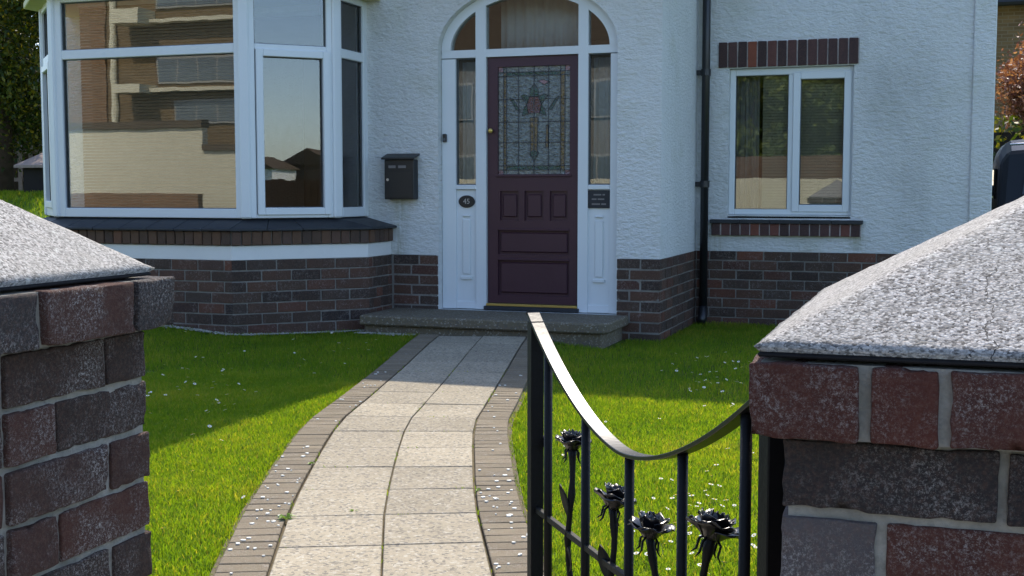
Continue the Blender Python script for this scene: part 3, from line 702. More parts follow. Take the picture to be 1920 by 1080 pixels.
piece([(.42, .57), (.58, .57), (.60, .65), (.56, .72), (.44, .72), (.40, .65)], 'wg_red')
piece([(.44, .722), (.56, .722), (.555, .79), (.5, .84), (.445, .79)], 'wg_green')
piece([(.398, .652), (.436, .722), (.36, .745), (.315, .73)], 'wg_green')
piece([(.602, .652), (.564, .722), (.64, .745), (.685, .73)], 'wg_green')
piece([(.418, .568), (.396, .648), (.35, .60), (.335, .545)], 'wg_green'); piece([(.582, .568), (.604, .648), (.65, .60), (.665, .545)], 'wg_green')
piece([(.16, .72), (.21, .70), (.30, .60), (.25, .60)], 'wg_green'); piece([(.84, .72), (.79, .70), (.70, .60), (.75, .60)], 'wg_green')
piece([(.55, .865), (.62, .875), (.72, .855), (.64, .83)], 'wg_pink')
piece([(.66, .25), (.70, .25), (.70, .46), (.67, .46)], 'wg_amber')
cm.build('lead_came', 'lead', door)

# ---- blinds and curtains inside (things behind the glass)
def blind(name, P, Q, z0, z1, label, slat=.024, depth=.10, mat='blind'):
    M, L = frame_M(P, Q); mb = MB(); z = z0
    while z < z1:
        mb.add([M @ Vector(v) for v in ((.02, depth, z), (L - .02, depth, z), (L - .02, depth + .012, z + slat), (.02, depth + .012, z + slat))], [(0, 1, 2, 3)]); z += slat * 1.06
    o = thing(name, label, 'blind', (M @ Vector((L / 2, depth, z1)))[:])
    b = mb.build('slats', mat, None); b['kind'] = 'stuff'; b.parent = o; b.matrix_parent_inverse = Matrix.Translation(-Vector(o.location))
    h = MB().box(.02, L - .02, depth - .01, depth + .04, z1 + .01, z1 + .05, M).build('head_rail', 'white'); h.parent = o; h.matrix_parent_inverse = Matrix.Translation(-Vector(o.location))
blind('venetian_blind', (-6.92, 8.68), (-5.34, 8.68), 1.06, 2.72, 'brown slatted blind behind the wide front pane of the bay')
blind('venetian_blind', (WX0 + .26, YR + .05), (WX1 - .06, YR + .05), 1.0, 2.22, 'added olive slatted blind that brightens the two-light window', mat='tone_blind')  # blind added to lift the brightness of these panes
def curtain(x0, x1, y, z0, z1, label, M=None, folds=8, mat='curtain', slant=0.):
    n = 48; vs = []; fs = []
    for i in range(n + 1):
        f = i / n; yy = y + .018 * math.sin(f * folds * 6.283) + .006 * math.sin(f * folds * 15)
        vs += [(x0 + (x1 - x0) * f + slant * f, yy, z0), (x0 + (x1 - x0) * f, yy, z1)]
    fs = [(2 * i, 2 * i + 2, 2 * i + 3, 2 * i + 1) for i in range(n)]
    if M is not None: vs = [tuple(M @ Vector(v)) for v in vs]
    o = MB().add(vs, fs).build('curtain', mat, smooth=True); md = o.modifiers.new('t', 'SOLIDIFY'); md.thickness = .004
    tag(o, label, 'curtain', 'curtains inside the windows')
M, L = frame_M(BWIN[4], BWIN[5]); curtain(.04, .50, .12, .98, 2.78, 'taupe curtain drawn behind the narrow side pane of the bay', M)
curtain(-1.80, -1.60, YR + .17, .96, 2.28, 'taupe curtain hanging at the drainpipe edge of the two-light window', folds=4)
curtain(-3.62, -2.85, YF + .42, 2.33, 2.86, 'grey net curtain seen through the arched fanlight over the door', folds=9, mat='net')
curtain(-3.95, -3.70, YF + .36, 1.2, 2.3, 'added grey net curtain paling the sidelight above the number plaque', folds=4, mat='net')  # nets added behind both sidelights to make the glass look paler
curtain(-2.78, -2.53, YF + .36, 1.2, 2.3, 'added grey net curtain paling the sidelight above the rectangular plaque', folds=4, mat='net')

# ---- doorstep
sm_ = MB().prism([(-4.44, YF - .012), (-4.44, 9.0), (-2.45, 9.0), (-2.38, 9.06), (-2.38, YF - .012)], .125, .205)
step = sm_.build('doorstep', 'step', bevel=.012); tag(step, 'worn brown stone doorstep slab below the plum door', 'doorstep')
MB().prism([(-4.42, YF - .02), (-4.42, 9.05), (-2.43, 9.05), (-2.43, YF - .02)], -.05, .1245).build('riser', 'step', step, bevel=.01)
step.data.materials[0] = MAT['step']

# ---- drainpipe
dp = thing('drainpipe', 'black round drainpipe in the corner beside the recessed wall', 'drainpipe', (-2.045, 11.12, 0))
MB().tube([(0, 0, .03), (0, 0, 5)], .036, 16).build('pipe', 'blackpl', dp, smooth=True)
for z in (1.26, 2.25, 3.6):
    MB().tube([(0, 0, z - .03), (0, 0, z + .03)], .044, 16).box(-.082, -.03, -.012, .03, z - .022, z + .022).build('pipe_bracket', 'blackpl', dp, bevel=.002)
MB().tube([(0, 0, .16), (0, -.02, .08), (0, -.09, .03)], .040, 14).build('shoe', 'blackpl', dp, smooth=True)

# ---- post box
pb = thing('letter_box', 'black metal letter box on the white wall beside the bay', 'letter box', (-4.352, YF - .001, 1.13))
MB().box(-.135, .135, -.095, -.001, 0, .335).build('body', 'black', pb, bevel=.005)
MB().add([(-.152, -.125, .333), (.152, -.125, .333), (.152, -.001, .372), (-.152, -.001, .372), (-.152, -.125, .349), (.152, -.125, .349), (.152, -.001, .388), (-.152, -.001, .388)], [(3, 2, 1, 0), (4, 5, 6, 7), (0, 1, 5, 4), (1, 2, 6, 5), (2, 3, 7, 6), (3, 0, 4, 7)]).build('lid', 'black', pb, bevel=.003)
MB().box(-.122, .122, -.1005, -.0955, .012, .24).build('flap', 'black', pb, bevel=.002)
for a, b in ((-.095, -.03), (-.005, .065)): MB().box(a, b, -.0995, -.0952, .262, .285).build('name_window', 'greytext', pb, bevel=.001)
MB().tube([(-.10, -.1, .165), (-.10, -.109, .165)], .011, 14).build('lock', 'steel', pb)
# ---- door bell
db = thing('door_bell', 'small black doorbell on the white frame edge beside the sidelight', 'doorbell', (-4.0, YF + .074, 1.645))
MB().box(-.018, .018, -.022, -.0, -.034, .034).build('body', 'blackpl', db, bevel=.006)
MB().tube([(0, -.022, -.012), (0, -.027, -.012)], .011, 14).build('button', 'seal', db)
# ---- plaques
def text_mesh(txt, size):
    c = bpy.data.curves.new('txt', 'FONT'); c.body = txt; c.size = size; c.align_x = 'CENTER'; c.align_y = 'CENTER'; c.extrude = .0012
    o = bpy.data.objects.new('txt', c); COL.objects.link(o); bpy.context.view_layer.update()
    me = bpy.data.meshes.new_from_object(o.evaluated_get(bpy.context.evaluated_depsgraph_get())); bpy.data.objects.remove(o); bpy.data.curves.remove(c); return me
npq = thing('number_plaque', 'dark oval house number plaque on the white panel beside the door', 'plaque', (-3.812, fy0 + .0195, 1.112))
def oval(w, h, d0, d1, n=36):
    vs = [(w * math.cos(6.2832 * i / n), y, h * math.sin(6.2832 * i / n)) for y in (d0, d1) for i in range(n)]
    return MB().add(vs, [tuple(range(n)), tuple(range(2 * n - 1, n - 1, -1))] + [(i, i + n, (i + 1) % n + n, (i + 1) % n) for i in range(n)])
oval(.073, .052, -.012, 0).build('plate', 'black', npq, bevel=.002)
tx = link('number', text_mesh('45', .062), 'paletext', npq, (0, -.0135, 0), (R(90), 0, 0))
npl = thing('name_plaque', 'dark rectangular slate plaque with faint lettering on the frame beside the door', 'plaque', ((XN1 + XQ0) / 2, fy0 + .0195, 1.135))
MB().box(-.098, .098, -.016, 0, -.072, .072).build('plate', 'slate', npl, bevel=.002)
for (z, segs) in ((.036, ((-.045, .02), (.03, .05))), (.0, ((-.06, -.02), (-.01, .045))), (-.04, ((-.06, .01), (.02, .06)))):
    for a, b in segs: MB().box(a, b, -.0172, -.0162, z - .006, z + .006).build('faint_lettering', 'greytext', npl)

# ------------------------------------------------------------------ gate piers
def pier(name, x0, y0, W, ztop, capd, label, caplab, first, capin, prouds, cmats=('pbrick',), pmat='pbrick'):
    """shaft x0..x0+W, y0..y0+W ; ztop = top of brickwork"""
    p = thing(name, label, 'gate pier', (x0 + W / 2, y0 + W / 2, 0)); h = W / 2; PC = .088; BH = .077
    core = MB(); g = .0072
    n = 26
    def rz(a, b): return noise.noise(Vector((a * 40, b * 40, W + x0 * 3))) * .0022
    cb = MB(); c = h - g
    for s in range(4):                                   # uneven mortar faces, set back from the bricks
        Rm = Matrix.Rotation(s * math.pi / 2, 4, 'Z'); nz = 44; vs = []; fs = []
        for j in range(nz + 1):
            for i in range(n + 1):
                a = -c + 2 * c * i / n; z = -.1 + (ztop - .003 + .1) * j / nz; e = rz(a, z + s) if 0 < i < n else 0
                vs.append(Rm @ Vector((a, -c - e, z)))
        for j in range(nz):
            for i in range(n): q = j * (n + 1) + i; fs.append((q, q + 1, q + n + 2, q + n + 1))
        cb.add(vs, fs)
    cb.build('mortar_core', 'pmortar', p, smooth=True)
    full, ins, D = [.23, .105, .225, .21], [.23, .105, .215], .105; BH = .079
    k = 0; z = ztop - PC - (BH) - .006
    z = ztop - .088 - PC + .0
    while z > -.06:
        ev = (k % 2 == 0) == first
        for s in range(4):
            M = Matrix.Rotation(s * math.pi / 2, 4, 'Z') @ Matrix.Translation((-h, -h, 0))
            isfull = ev if s % 2 == 0 else not ev
            ls = list(full if isfull else ins)
            if s in (1, 2): ls = ls[::-1]
            lay(p, M, 0 if isfull else D + .01, ls, z + .004, BH, D, rough=True, jit=.004, mat=cmats[k % len(cmats)] if s == 0 else (['pbrick', 'pbrick', 'pbrick', 'pbrick_pale'] if (s == 3 and isfull and len(cmats) > 1 and k == 1) else 'pbrick'))
        z -= PC; k += 1
    pr = .034; W2 = W + 2 * pr; h2 = W2 / 2                 # projecting top course
    MB().box(-h2 + .012, h2 - .012, -h2 + .012, h2 - .012, ztop - .086, ztop - .002).build('oversail_core', 'pmortar', p)
    for s in range(4):
        M = Matrix.Rotation(s * math.pi / 2, 4, 'Z') @ Matrix.Translation((-h2, -h2, 0)); ls = prouds[s % len(prouds)]
        tot = W2 - (.0 if s % 2 == 0 else 2 * (D + .01)); q = list(ls); q[-1] = tot - sum(q[:-1]) - .012 * (len(q) - 1)
        lay(p, M, 0 if s % 2 == 0 else D + .01, q, ztop - .086, .084, D, joint=.012, rough=True, jit=.004, mat=pmat)
    # cap: shallow pyramid with a squared rim
    a = h2 - capin; n = 64; vs = []; fs = []; rim = .010; ch = capd
    for j in range(n + 1):
        for i in range(n + 1):
            u, v = 2 * i / n - 1, 2 * j / n - 1; au, av = abs(u), abs(v); m = max(au, av); sft = .03
            m = m + .5 * sft * math.exp(-abs(au - av) / sft) * .5
            zz = rim + ch * (1 - min(1, m)); x, y = u * a, v * a
            d = noise.fractal(Vector((x * 30, y * 30, x0)), 1, 2, 3) * .0016 + noise.noise(Vector((x * 6, y * 6, x0 + 5))) * .0022
            if max(au, av) == 1: e = noise.noise(Vector((x * 22, y * 22, 3))) * .003; x *= 1 + e; y *= 1 + e; zz = rim - .001
            vs.append((x, y, zz + d))
    for j in range(n):
        for i in range(n):
            q = j * (n + 1) + i; quad = (q, q + 1, q + n + 2, q + n + 1)
            if (i < n / 2) == (j < n / 2): fs += [(quad[0], quad[1], quad[2]), (quad[0], quad[2], quad[3])]
            else: fs += [(quad[0], quad[1], quad[3]), (quad[1], quad[2], quad[3])]
    border = [i for i in range(n + 1)] + [(j * (n + 1) + n) for j in range(1, n + 1)] + [n * (n + 1) + i for i in range(n - 1, -1, -1)] + [j * (n + 1) for j in range(n - 1, 0, -1)]
    base = len(vs); vs += [(vs[i][0] * .985, vs[i][1] * .985, .003) for i in border]; N = len(border)
    fs += [(border[i], base + i, base + (i + 1) % N, border[(i + 1) % N]) for i in range(N)] + [tuple(base + i for i in range(N))]
    MB().box(-a + .004, a - .004, -a + .004, a - .004, -.003, .0025).build('damp_shade_strip', 'damp_shade', p, bevel=.002, loc=(0, 0, ztop + .006))  # damp course on the gate pier; painted shading under the other pier's cap
    me = bpy.data.meshes.new('cap'); me.from_pydata(vs, [], fs); me.shade_smooth()
    o = link('cap', me, 'cap', p, (0, 0, ztop + .006)); o['label'] = caplab
    return p
RZ, LZ = 1.030, 1.068
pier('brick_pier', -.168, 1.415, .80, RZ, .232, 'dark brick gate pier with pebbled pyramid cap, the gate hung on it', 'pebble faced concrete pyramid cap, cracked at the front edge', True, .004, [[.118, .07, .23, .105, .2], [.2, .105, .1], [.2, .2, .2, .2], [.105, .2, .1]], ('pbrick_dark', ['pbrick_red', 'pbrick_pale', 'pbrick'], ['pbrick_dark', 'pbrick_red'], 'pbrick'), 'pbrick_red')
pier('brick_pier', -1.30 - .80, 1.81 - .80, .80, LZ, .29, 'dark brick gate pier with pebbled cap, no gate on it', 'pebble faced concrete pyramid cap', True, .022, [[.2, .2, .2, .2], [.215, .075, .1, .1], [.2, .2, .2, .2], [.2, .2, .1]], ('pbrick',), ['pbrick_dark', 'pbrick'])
# boundary walls running off behind the piers, out of frame
for x0, x1, lab in ((-9.5, -2.115, 'low rendered boundary wall running from the pier without a gate'), (.645, 5.0, 'low rendered boundary wall running from the pier that carries the gate')):
    bw = thing('boundary_wall', lab, 'wall', ((x0 + x1) / 2, 1.6, 0)); hw = (x1 - x0) / 2
    MB().box(-hw, hw, -.11, .11, -.1, .62).build('wall', 'redb', bw); MB().box(-hw, hw, -.15, .15, .622, .69).build('coping', 'kerb', bw, bevel=.012)

# ------------------------------------------------------------------ wrought iron gate
GH = Vector((-.24, 1.90)); gd = Vector((-.598, .802)); GA = math.atan2(gd.y, gd.x); GL = 1.154
gate = thing('garden_gate', 'black wrought iron garden gate with dipped top rail and iron roses, standing open', 'gate', (GH.x, GH.y, 0)); gate.rotation_euler = (0, 0, GA)
def zr(s): return .70 + .22 * (abs(s - GL / 2) / (GL / 2)) ** 1.75
MB().box(-.016, .016, -.016, .016, .05, .915).build('hinge_stile', 'gate', gate, bevel=.002)
MB().box(GL - .034, GL - .002, -.016, .016, .05, .905).build('free_stile', 'gate', gate, bevel=.002)
n = 64; vs = []; fs = []
for i in range(n + 1):
    s = -.014 + (GL + .016) * i / n; z = zr(s); dz = (zr(s + .001) - zr(s - .001)) / .002; q = 1 / math.sqrt(1 + dz * dz); nx, nz = -dz * q, q
    for (t, y) in ((-.004, -.016), (-.004, .016), (.004, .016), (.004, -.016)): vs.append((s + nx * t, y, z + nz * t))
for i in range(n):
    for j in range(4): a, b = 4 * i + j, 4 * i + (j + 1) % 4; fs.append((a, b, b + 4, a + 4))
fs += [(0, 1, 2, 3), tuple(4 * n + j for j in (3, 2, 1, 0))]
MB().add(vs, fs).build('top_rail', 'railm', gate, bevel=.0012)
for z in (.10, .449): MB().box(.0165, GL - .0345, -.006, .006, z - .007, z + .007).build('rail', 'gate', gate, bevel=.001)
for s in (1.043, .797, .557, .316, .084): MB().tube([(s, 0, .06), (s, 0, zr(s) - .003)], .0100, 10).build('bar', 'gate', gate, smooth=True)
for z in (.2, .75): MB().tube([(-.0, -.03, z - .03), (-.0, -.03, z + .03)], .011, 10).box(.0, .05, -.032, -.017, z - .012, z + .012).build('hinge', 'gate', gate)
MB().box(GL - .06, GL + .03, -.026, -.0165, .60, .625).build('latch', 'gate', gate, bevel=.002)
def petal_mesh(wid, hgt, curl, cup):
    vs = []; fs = []; nu, nv = 8, 6
    for j in range(nv + 1):
        v = j / nv
        for i in range(nu + 1):
            u = 2 * i / nu - 1; half = wid * (.45 + .55 * math.sin(min(1, v * 1.15) * math.pi / 2)) * (1 if v < .75 else math.sqrt(max(.2, 1 - ((v - .75) / .27) ** 2)))
            ang = u * half / .03
            r = .012 + cup * v + curl * v ** 3
            z = hgt * v * (1 - .25 * v * v * (curl / .02)) + .003 * math.sin(u * 5 + wid * 90) * v
            vs.append((r * math.cos(ang), r * math.sin(ang) , z))
    for j in range(nv):
        for i in range(nu): a = j * (nu + 1) + i; fs.append((a, a + 1, a + nu + 2, a + nu + 1))
    me = bpy.data.meshes.new('petal'); me.from_pydata(vs, [], fs)
    bm = bmesh.new(); bm.from_mesh(me); r = bmesh.ops.solidify(bm, geom=bm.faces[:], thickness=.0014); bm.to_mesh(me); bm.free(); me.shade_smooth(); me.materials.append(MAT['rosem']); return me
PM = [petal_mesh(.036, .033, -.002, .003), petal_mesh(.034, .036, .004, .012), petal_mesh(.036, .027, .012, .018)]
lm = MB(); L_ = .075
for i in range(9):
    v = i / 8; wd = .020 * math.sin(math.pi * min(1, v * .97 + .03)) ** .8; bend = .012 * v * v
    lm.v += [(-wd, bend + .003, v * L_), (0, bend, v * L_), (wd, bend + .003, v * L_)]
    if i: k = 3 * (i - 1); lm.f += [(k, k + 1, k + 4, k + 3), (k + 1, k + 2, k + 5, k + 4)]
bmx = bmesh.new(); me_leaf = bpy.data.meshes.new('leaf'); me_leaf.from_pydata(lm.v, [], lm.f); bmx.from_mesh(me_leaf); bmesh.ops.solidify(bmx, geom=bmx.faces[:], thickness=.0016); bmx.to_mesh(me_leaf); bmx.free(); me_leaf.shade_smooth(); me_leaf.materials.append(MAT['gate'])
for q, (s, zh, tilt, sc) in enumerate(((.905, .665, .05, 1.0), (.668, .592, .28, 1.1), (.448, .588, .12, 1.08), (.229, .648, .30, 1.15))):
    pts = []; rad = []
    for i in range(22):
        f = i / 21; z = .10 + (zh - .022 - .10) * f
        pts.append((s + .010 * math.sin(z * 21 + q), -.006 + .006 * math.sin(z * 17 + 2 * q), z)); rad.append(.0068 + .0025 * (math.sin(z * 60 + q) > .75) + .003 * max(0, f - .9) * 10)
    rose = MB().tube(pts, rad, 8).build('rose', 'gate', gate, smooth=True)
    top = Vector(pts[-1])
    T0_ = Matrix.Translation(top + Vector((0, 0, -.006))) @ Matrix.Rotation(tilt, 4, 'X') @ Matrix.Scale(sc, 4)
    for ring, (cnt, me, zz) in enumerate(((3, PM[0], .008), (4, PM[1], .004), (6, PM[2], 0.))):
        for k in range(cnt):
            o = link('petal', me, None, rose); o.matrix_local = T0_ @ Matrix.Rotation(6.2832 * k / cnt + ring * .55 + q * .9, 4, 'Z') @ Matrix.Translation((0, 0, zz)) @ Matrix.Rotation(random.uniform(-.12, .12), 4, 'Y')
    for k in range(4):
        a = k * 1.5708 + .5; c_, s_ = math.cos(a), math.sin(a)
        o = MB().tube([(c_ * .010, s_ * .010, .004), (c_ * .020, s_ * .020, -.004), (c_ * .020, s_ * .020, -.020), (c_ * .027, s_ * .027, -.027)], [.002, .0022, .002, .001], 6).build('sepal', 'gate', rose, smooth=True); o.matrix_local = T0_
    for (zz, side, rx) in ((zh - .17, 1, .35), (zh - .30, -1, .45)):
        i = min(21, max(0, int((zz - .1) / (zh - .122) * 21))); o = link('leaf', me_leaf, None, rose)
        o.matrix_local = Matrix.Translation(pts[i]) @ Matrix.Rotation(side * rx, 4, 'Y') @ Matrix.Rotation(.3 * q, 4, 'Z')

# ------------------------------------------------------------------ grass
FA = np.array(fine); TA = np.gradient(FA, axis=0); TA /= np.linalg.norm(TA, axis=1)[:, None]
def path_off(P):
    out = np.empty(len(P))
    for s in range(0, len(P), 20000):
        q = P[s:s + 20000]; d = ((q[:, None, :] - FA[None]) ** 2).sum(2); k = d.argmin(1); v = q - FA[k]
        out[s:s + 20000] = v[:, 0] * TA[k, 1] - v[:, 1] * TA[k, 0]
    return out
GZv = np.vectorize(gz)
def in_bay(P, m=.02):
    x, y = P[:, 0], P[:, 1]
    a = (y > 8.44 - m) & (x - y < -13.70 + 1.41 * m) & (x < -4.46 + m) & (x + y > 1.42 - m * 1.41) & (x > -7.82 - m)
    st = (x > -4.46) & (x < -2.37) & (y > 9.04 - m); pr = (y > YF - m) & (x < XP + m); rc = (y > YR - m)
    return a | st | pr | rc
def blades(n, x0, x1, y0, y1, hmin, hmax, wid):
    P = np.stack([rng.uniform(x0, x1, n), rng.uniform(y0, y1, n)], 1)
    off = path_off(P); edge = .014 * np.sin(P[:, 1] * 9) + .01 * np.sin(P[:, 1] * 31) + rng.normal(0, .012, n)
    nearend = P[:, 1] < 9.05
    ok = ~((off > -WL - BW - .01 + edge) & (off < WR + BW + .01 + edge) & nearend) & ~in_bay(P) & ~((P[:, 0] > -.2) & (P[:, 0] < .65) & (P[:, 1] < 2.23)) & ~((P[:, 0] < -1.28) & (P[:, 1] < 1.84))
    return P[ok]
def make_grass(name, P, hmin, hmax, wid, label):
    n = len(P); ang = rng.uniform(0, 6.283, n); lean = rng.uniform(.1, .9, n); la = rng.uniform(0, 6.283, n)
    clump = np.array([noise.noise(Vector((p[0] * 2.2, p[1] * 2.2, 0))) * .6 + noise.noise(Vector((p[0] * 9, p[1] * 9, 4))) * .4 for p in P])
    h = rng.uniform(hmin, hmax, n) * (1 + .45 * clump); w_ = wid * rng.uniform(.7, 1.3, n)
    z = GZv(P[:, 0], P[:, 1])
    u = np.stack([np.cos(ang), np.sin(ang)], 1) * w_[:, None] / 2; d = np.stack([np.cos(la), np.sin(la)], 1) * (h * lean)[:, None]
    v = np.empty((n, 5, 3)); 
    v[:, 0, :2] = P - u; v[:, 1, :2] = P + u; v[:, 0, 2] = v[:, 1, 2] = z - .004
    m = P + d * .35; v[:, 2, :2] = m + u * .8; v[:, 3, :2] = m - u * .8; v[:, 2, 2] = v[:, 3, 2] = z + h * .6
    v[:, 4, :2] = P + d; v[:, 4, 2] = z + h * np.sqrt(np.clip(1 - .35 * lean ** 2, .3, 1))
    me = bpy.data.meshes.new(name); me.vertices.add(5 * n); me.vertices.foreach_set('co', v.reshape(-1))
    b = np.arange(n)[:, None] * 5; quad = (b + np.array([0, 1, 2, 3])); tri = b + np.array([3, 2, 4])
    loops = np.concatenate([quad, tri], 1).reshape(-1).astype(np.int32)
    me.loops.add(7 * n); me.loops.foreach_set('vertex_index', loops); me.polygons.add(2 * n)
    st = np.stack([np.arange(n) * 7, np.arange(n) * 7 + 4], 1).reshape(-1).astype(np.int32); me.polygons.foreach_set('loop_start', st)
    me.update(calc_edges=True)
    at = me.attributes.new('tint', 'FLOAT', 'POINT'); big = np.array([noise.noise(Vector((p[0] * .9, p[1] * .9, 9))) for p in P]); tn = np.clip(.42 + clump * .45 + big * .3 + rng.normal(0, .2, n), 0, 1); tn = np.where(rng.random(n) < .05, 1., tn)
    at.data.foreach_set('value', np.repeat(tn, 5).astype(np.float32))
    o = link(name, me, 'grass'); tag(o, label, 'grass', kind='stuff'); return o
# near and middle lawn dense, far and hidden lawn thinner
A = np.concatenate([blades(330000, -4.9, -1.3, 3.0, 7.0, 0, 0, 0), blades(130000, -7.0, -1.0, 7.0, 9.7, 0, 0, 0), blades(25000, -9.4, -4.9, 1.9, 7.0, 0, 0, 0)])
B = np.concatenate([blades(300000, -3.2, .6, 2.3, 7.0, 0, 0, 0), blades(110000, -3.2, 1.2, 7.0, 11.2, 0, 0, 0), blades(20000, .6, 5, 1.9, 11, 0, 0, 0)])
offA, offB = path_off(A), path_off(B)
make_grass('grass', A[offA < 0], .016, .036, .0036, 'short mown grass on the bay window side of the path')
make_grass('grass', B[offB > 0], .016, .036, .0036, 'short mown grass behind the open gate')

# ------------------------------------------------------------------ daisies, weeds, gravel
def daisy_mesh():
    vs = []; fs = []; k = 11
    for i in range(k):
        a = 6.2832 * i / k; c, q = math.cos(a), math.sin(a); c2, q2 = math.cos(a + .26), math.sin(a + .26); c0, q0 = math.cos(a - .26), math.sin(a - .26)
        b = len(vs); vs += [(c * .002, q * .002, .001), (c0 * .010, q0 * .010, .003), (c * .0135, q * .0135, .0025), (c2 * .010, q2 * .010, .003)]; fs.append((b, b + 1, b + 2, b + 3))
    return vs, fs
dv, df = daisy_mesh(); me_d = bpy.data.meshes.new('daisy'); me_d.from_pydata(dv, [], df); me_d.materials.append(MAT['petal'])
yk = MB().tube([(0, 0, .001), (0, 0, .004), (0, 0, .006)], [.0045, .004, .0015], 8); me_y = bpy.data.meshes.new('disc'); me_y.from_pydata(yk.v, [], yk.f); me_y.materials.append(MAT['dyolk'])
stem = MB().tube([(0, 0, -.05), (0, 0, .001)], .0011, 5); me_s = bpy.data.meshes.new('stem'); me_s.from_pydata(stem.v, [], stem.f); me_s.materials.append(MAT['weed'])
dr = random.Random(3)
def daisy(p, label, group):
    sc = dr.uniform(.55, .9); o = bpy.data.objects.new('daisy', None); COL.objects.link(o)
    o.location = (p.x, p.y, gz(p.x, p.y) + dr.uniform(.028, .04)); o.rotation_euler = (dr.uniform(-.5, .5), dr.uniform(-.4, .4), dr.uniform(0, 6)); o.scale = (sc, sc, sc); tag(o, label, 'daisy', group)
    for nm, me in (('petals', me_d), ('disc', me_y), ('stem', me_s)):
        c = bpy.data.objects.new(nm, me); COL.objects.link(c); c.parent = o
def okp(p):
    q = np.array([[p.x, p.y]]); f = path_off(q)[0]; return not (-WL - BW - .03 < f < WR + BW + .03) and not in_bay(q)[0]
def cluster(n, x0, x1, y0, y1, label, group, cx=None):
    k = 0; tries = 0
    while k < n and tries < 4000:
        tries += 1
        if cx: x, y = dr.gauss(cx[0], cx[2]), dr.gauss(cx[1], cx[3])
        else: x, y = dr.uniform(x0, x1), dr.uniform(y0, y1)
        if not (x0 <= x <= x1 and y0 <= y <= y1): continue
        p = pix_ground(x, y, .04)
        if okp(p): daisy(p, label, group); k += 1
LA, GA_ = 'small white daisy in the sunlit grass seen through the gate bars', 'daisies behind the gate'
cluster(62, 1150, 1440, 880, 1079, LA, GA_, (1290, 960, 80, 60)); cluster(16, 1030, 1420, 780, 880, LA, GA_)
LB, GB_ = 'small white daisy in the shaded grass near the drainpipe corner', 'daisies in the shade by the recessed wall'
cluster(44, 1180, 1425, 655, 775, LB, GB_, (1340, 700, 70, 35)); 
LC, GC_ = 'small white daisy in the shaded grass before the bay', 'daisies in the shade before the bay'
cluster(46, 272, 520, 635, 850, LC, GC_, (360, 735, 80, 50)); cluster(14, 540, 760, 632, 700, LC, GC_)
cluster(5, 280, 520, 850, 1000, 'small white daisy in the sunlit grass beside the brick path edge', 'daisies in the sunny grass by the path')
def weed(p, r0, n, label):
    t = thing('weed', label, 'weed', (p.x, p.y, gz(p.x, p.y) + .03), 'weeds in the path joints')
    for i in range(n):
        a = dr.uniform(0, 6.283); l = r0 * dr.uniform(.5, 1); c, q = math.cos(a), math.sin(a); wv = l * .22; u = (-q * wv, c * wv)
        vs = [(0, 0, 0), (c * l * .5 + u[0], q * l * .5 + u[1], l * .45), (c * l, q * l, l * .25), (c * l * .5 - u[0], q * l * .5 - u[1], l * .45), (c * l * .5, q * l * .5, l * .38)]
        MB().add(vs, [(0, 4, 1), (1, 4, 2), (2, 4, 3), (3, 4, 0)]).build('leaf', 'weed', t)
weed(pix_ground(537, 990), .045, 16, 'leafy green weed in the path joint beside the brick edging'); weed(pix_ground(664, 975), .022, 8, 'tiny grass tuft in a joint between paving slabs'); weed(pix_ground(584, 884), .03, 9, 'small weed growing along the slab and edging joint further up'); weed(pix_ground(897, 935), .025, 9, 'small weed in the joint on the gate side of the path')
mb = MB()
def pebble(p, r0):
    k = 6; z = gz(p.x, p.y) + .012; ph = dr.random() * 6
    ring = [(p.x + math.cos(ph + i * 1.047) * r0 * dr.uniform(.7, 1.2), p.y + math.sin(ph + i * 1.047) * r0 * dr.uniform(.7, 1.2), z + r0 * .3) for i in range(k)]
    mb.add(ring + [(p.x, p.y, z + r0 * .95), (p.x, p.y, z - r0 * .3)], [(i, (i + 1) % k, k) for i in range(k)] + [((i + 1) % k, i, k + 1) for i in range(k)])
for i in range(1500):
    f = dr.random()
    if f < .5: x = dr.uniform(-7.0, -5.24); p = Vector((x, 8.42 - abs(dr.gauss(0, .035)), 0))
    elif f < .85: x = dr.uniform(-5.26, -4.46); p = Vector((x + abs(dr.gauss(0, .03)), x + 13.70 - .03 - abs(dr.gauss(0, .02)), 0))
    else: p = Vector((dr.uniform(-4.46, -3.95), 9.02 - abs(dr.gauss(0, .04)), 0))
    pebble(p, dr.uniform(.005, .013))
tag(mb.build('gravel', 'gravel'), 'thin strip of pale gravel along the foot of the bay plinth', 'gravel', kind='stuff')

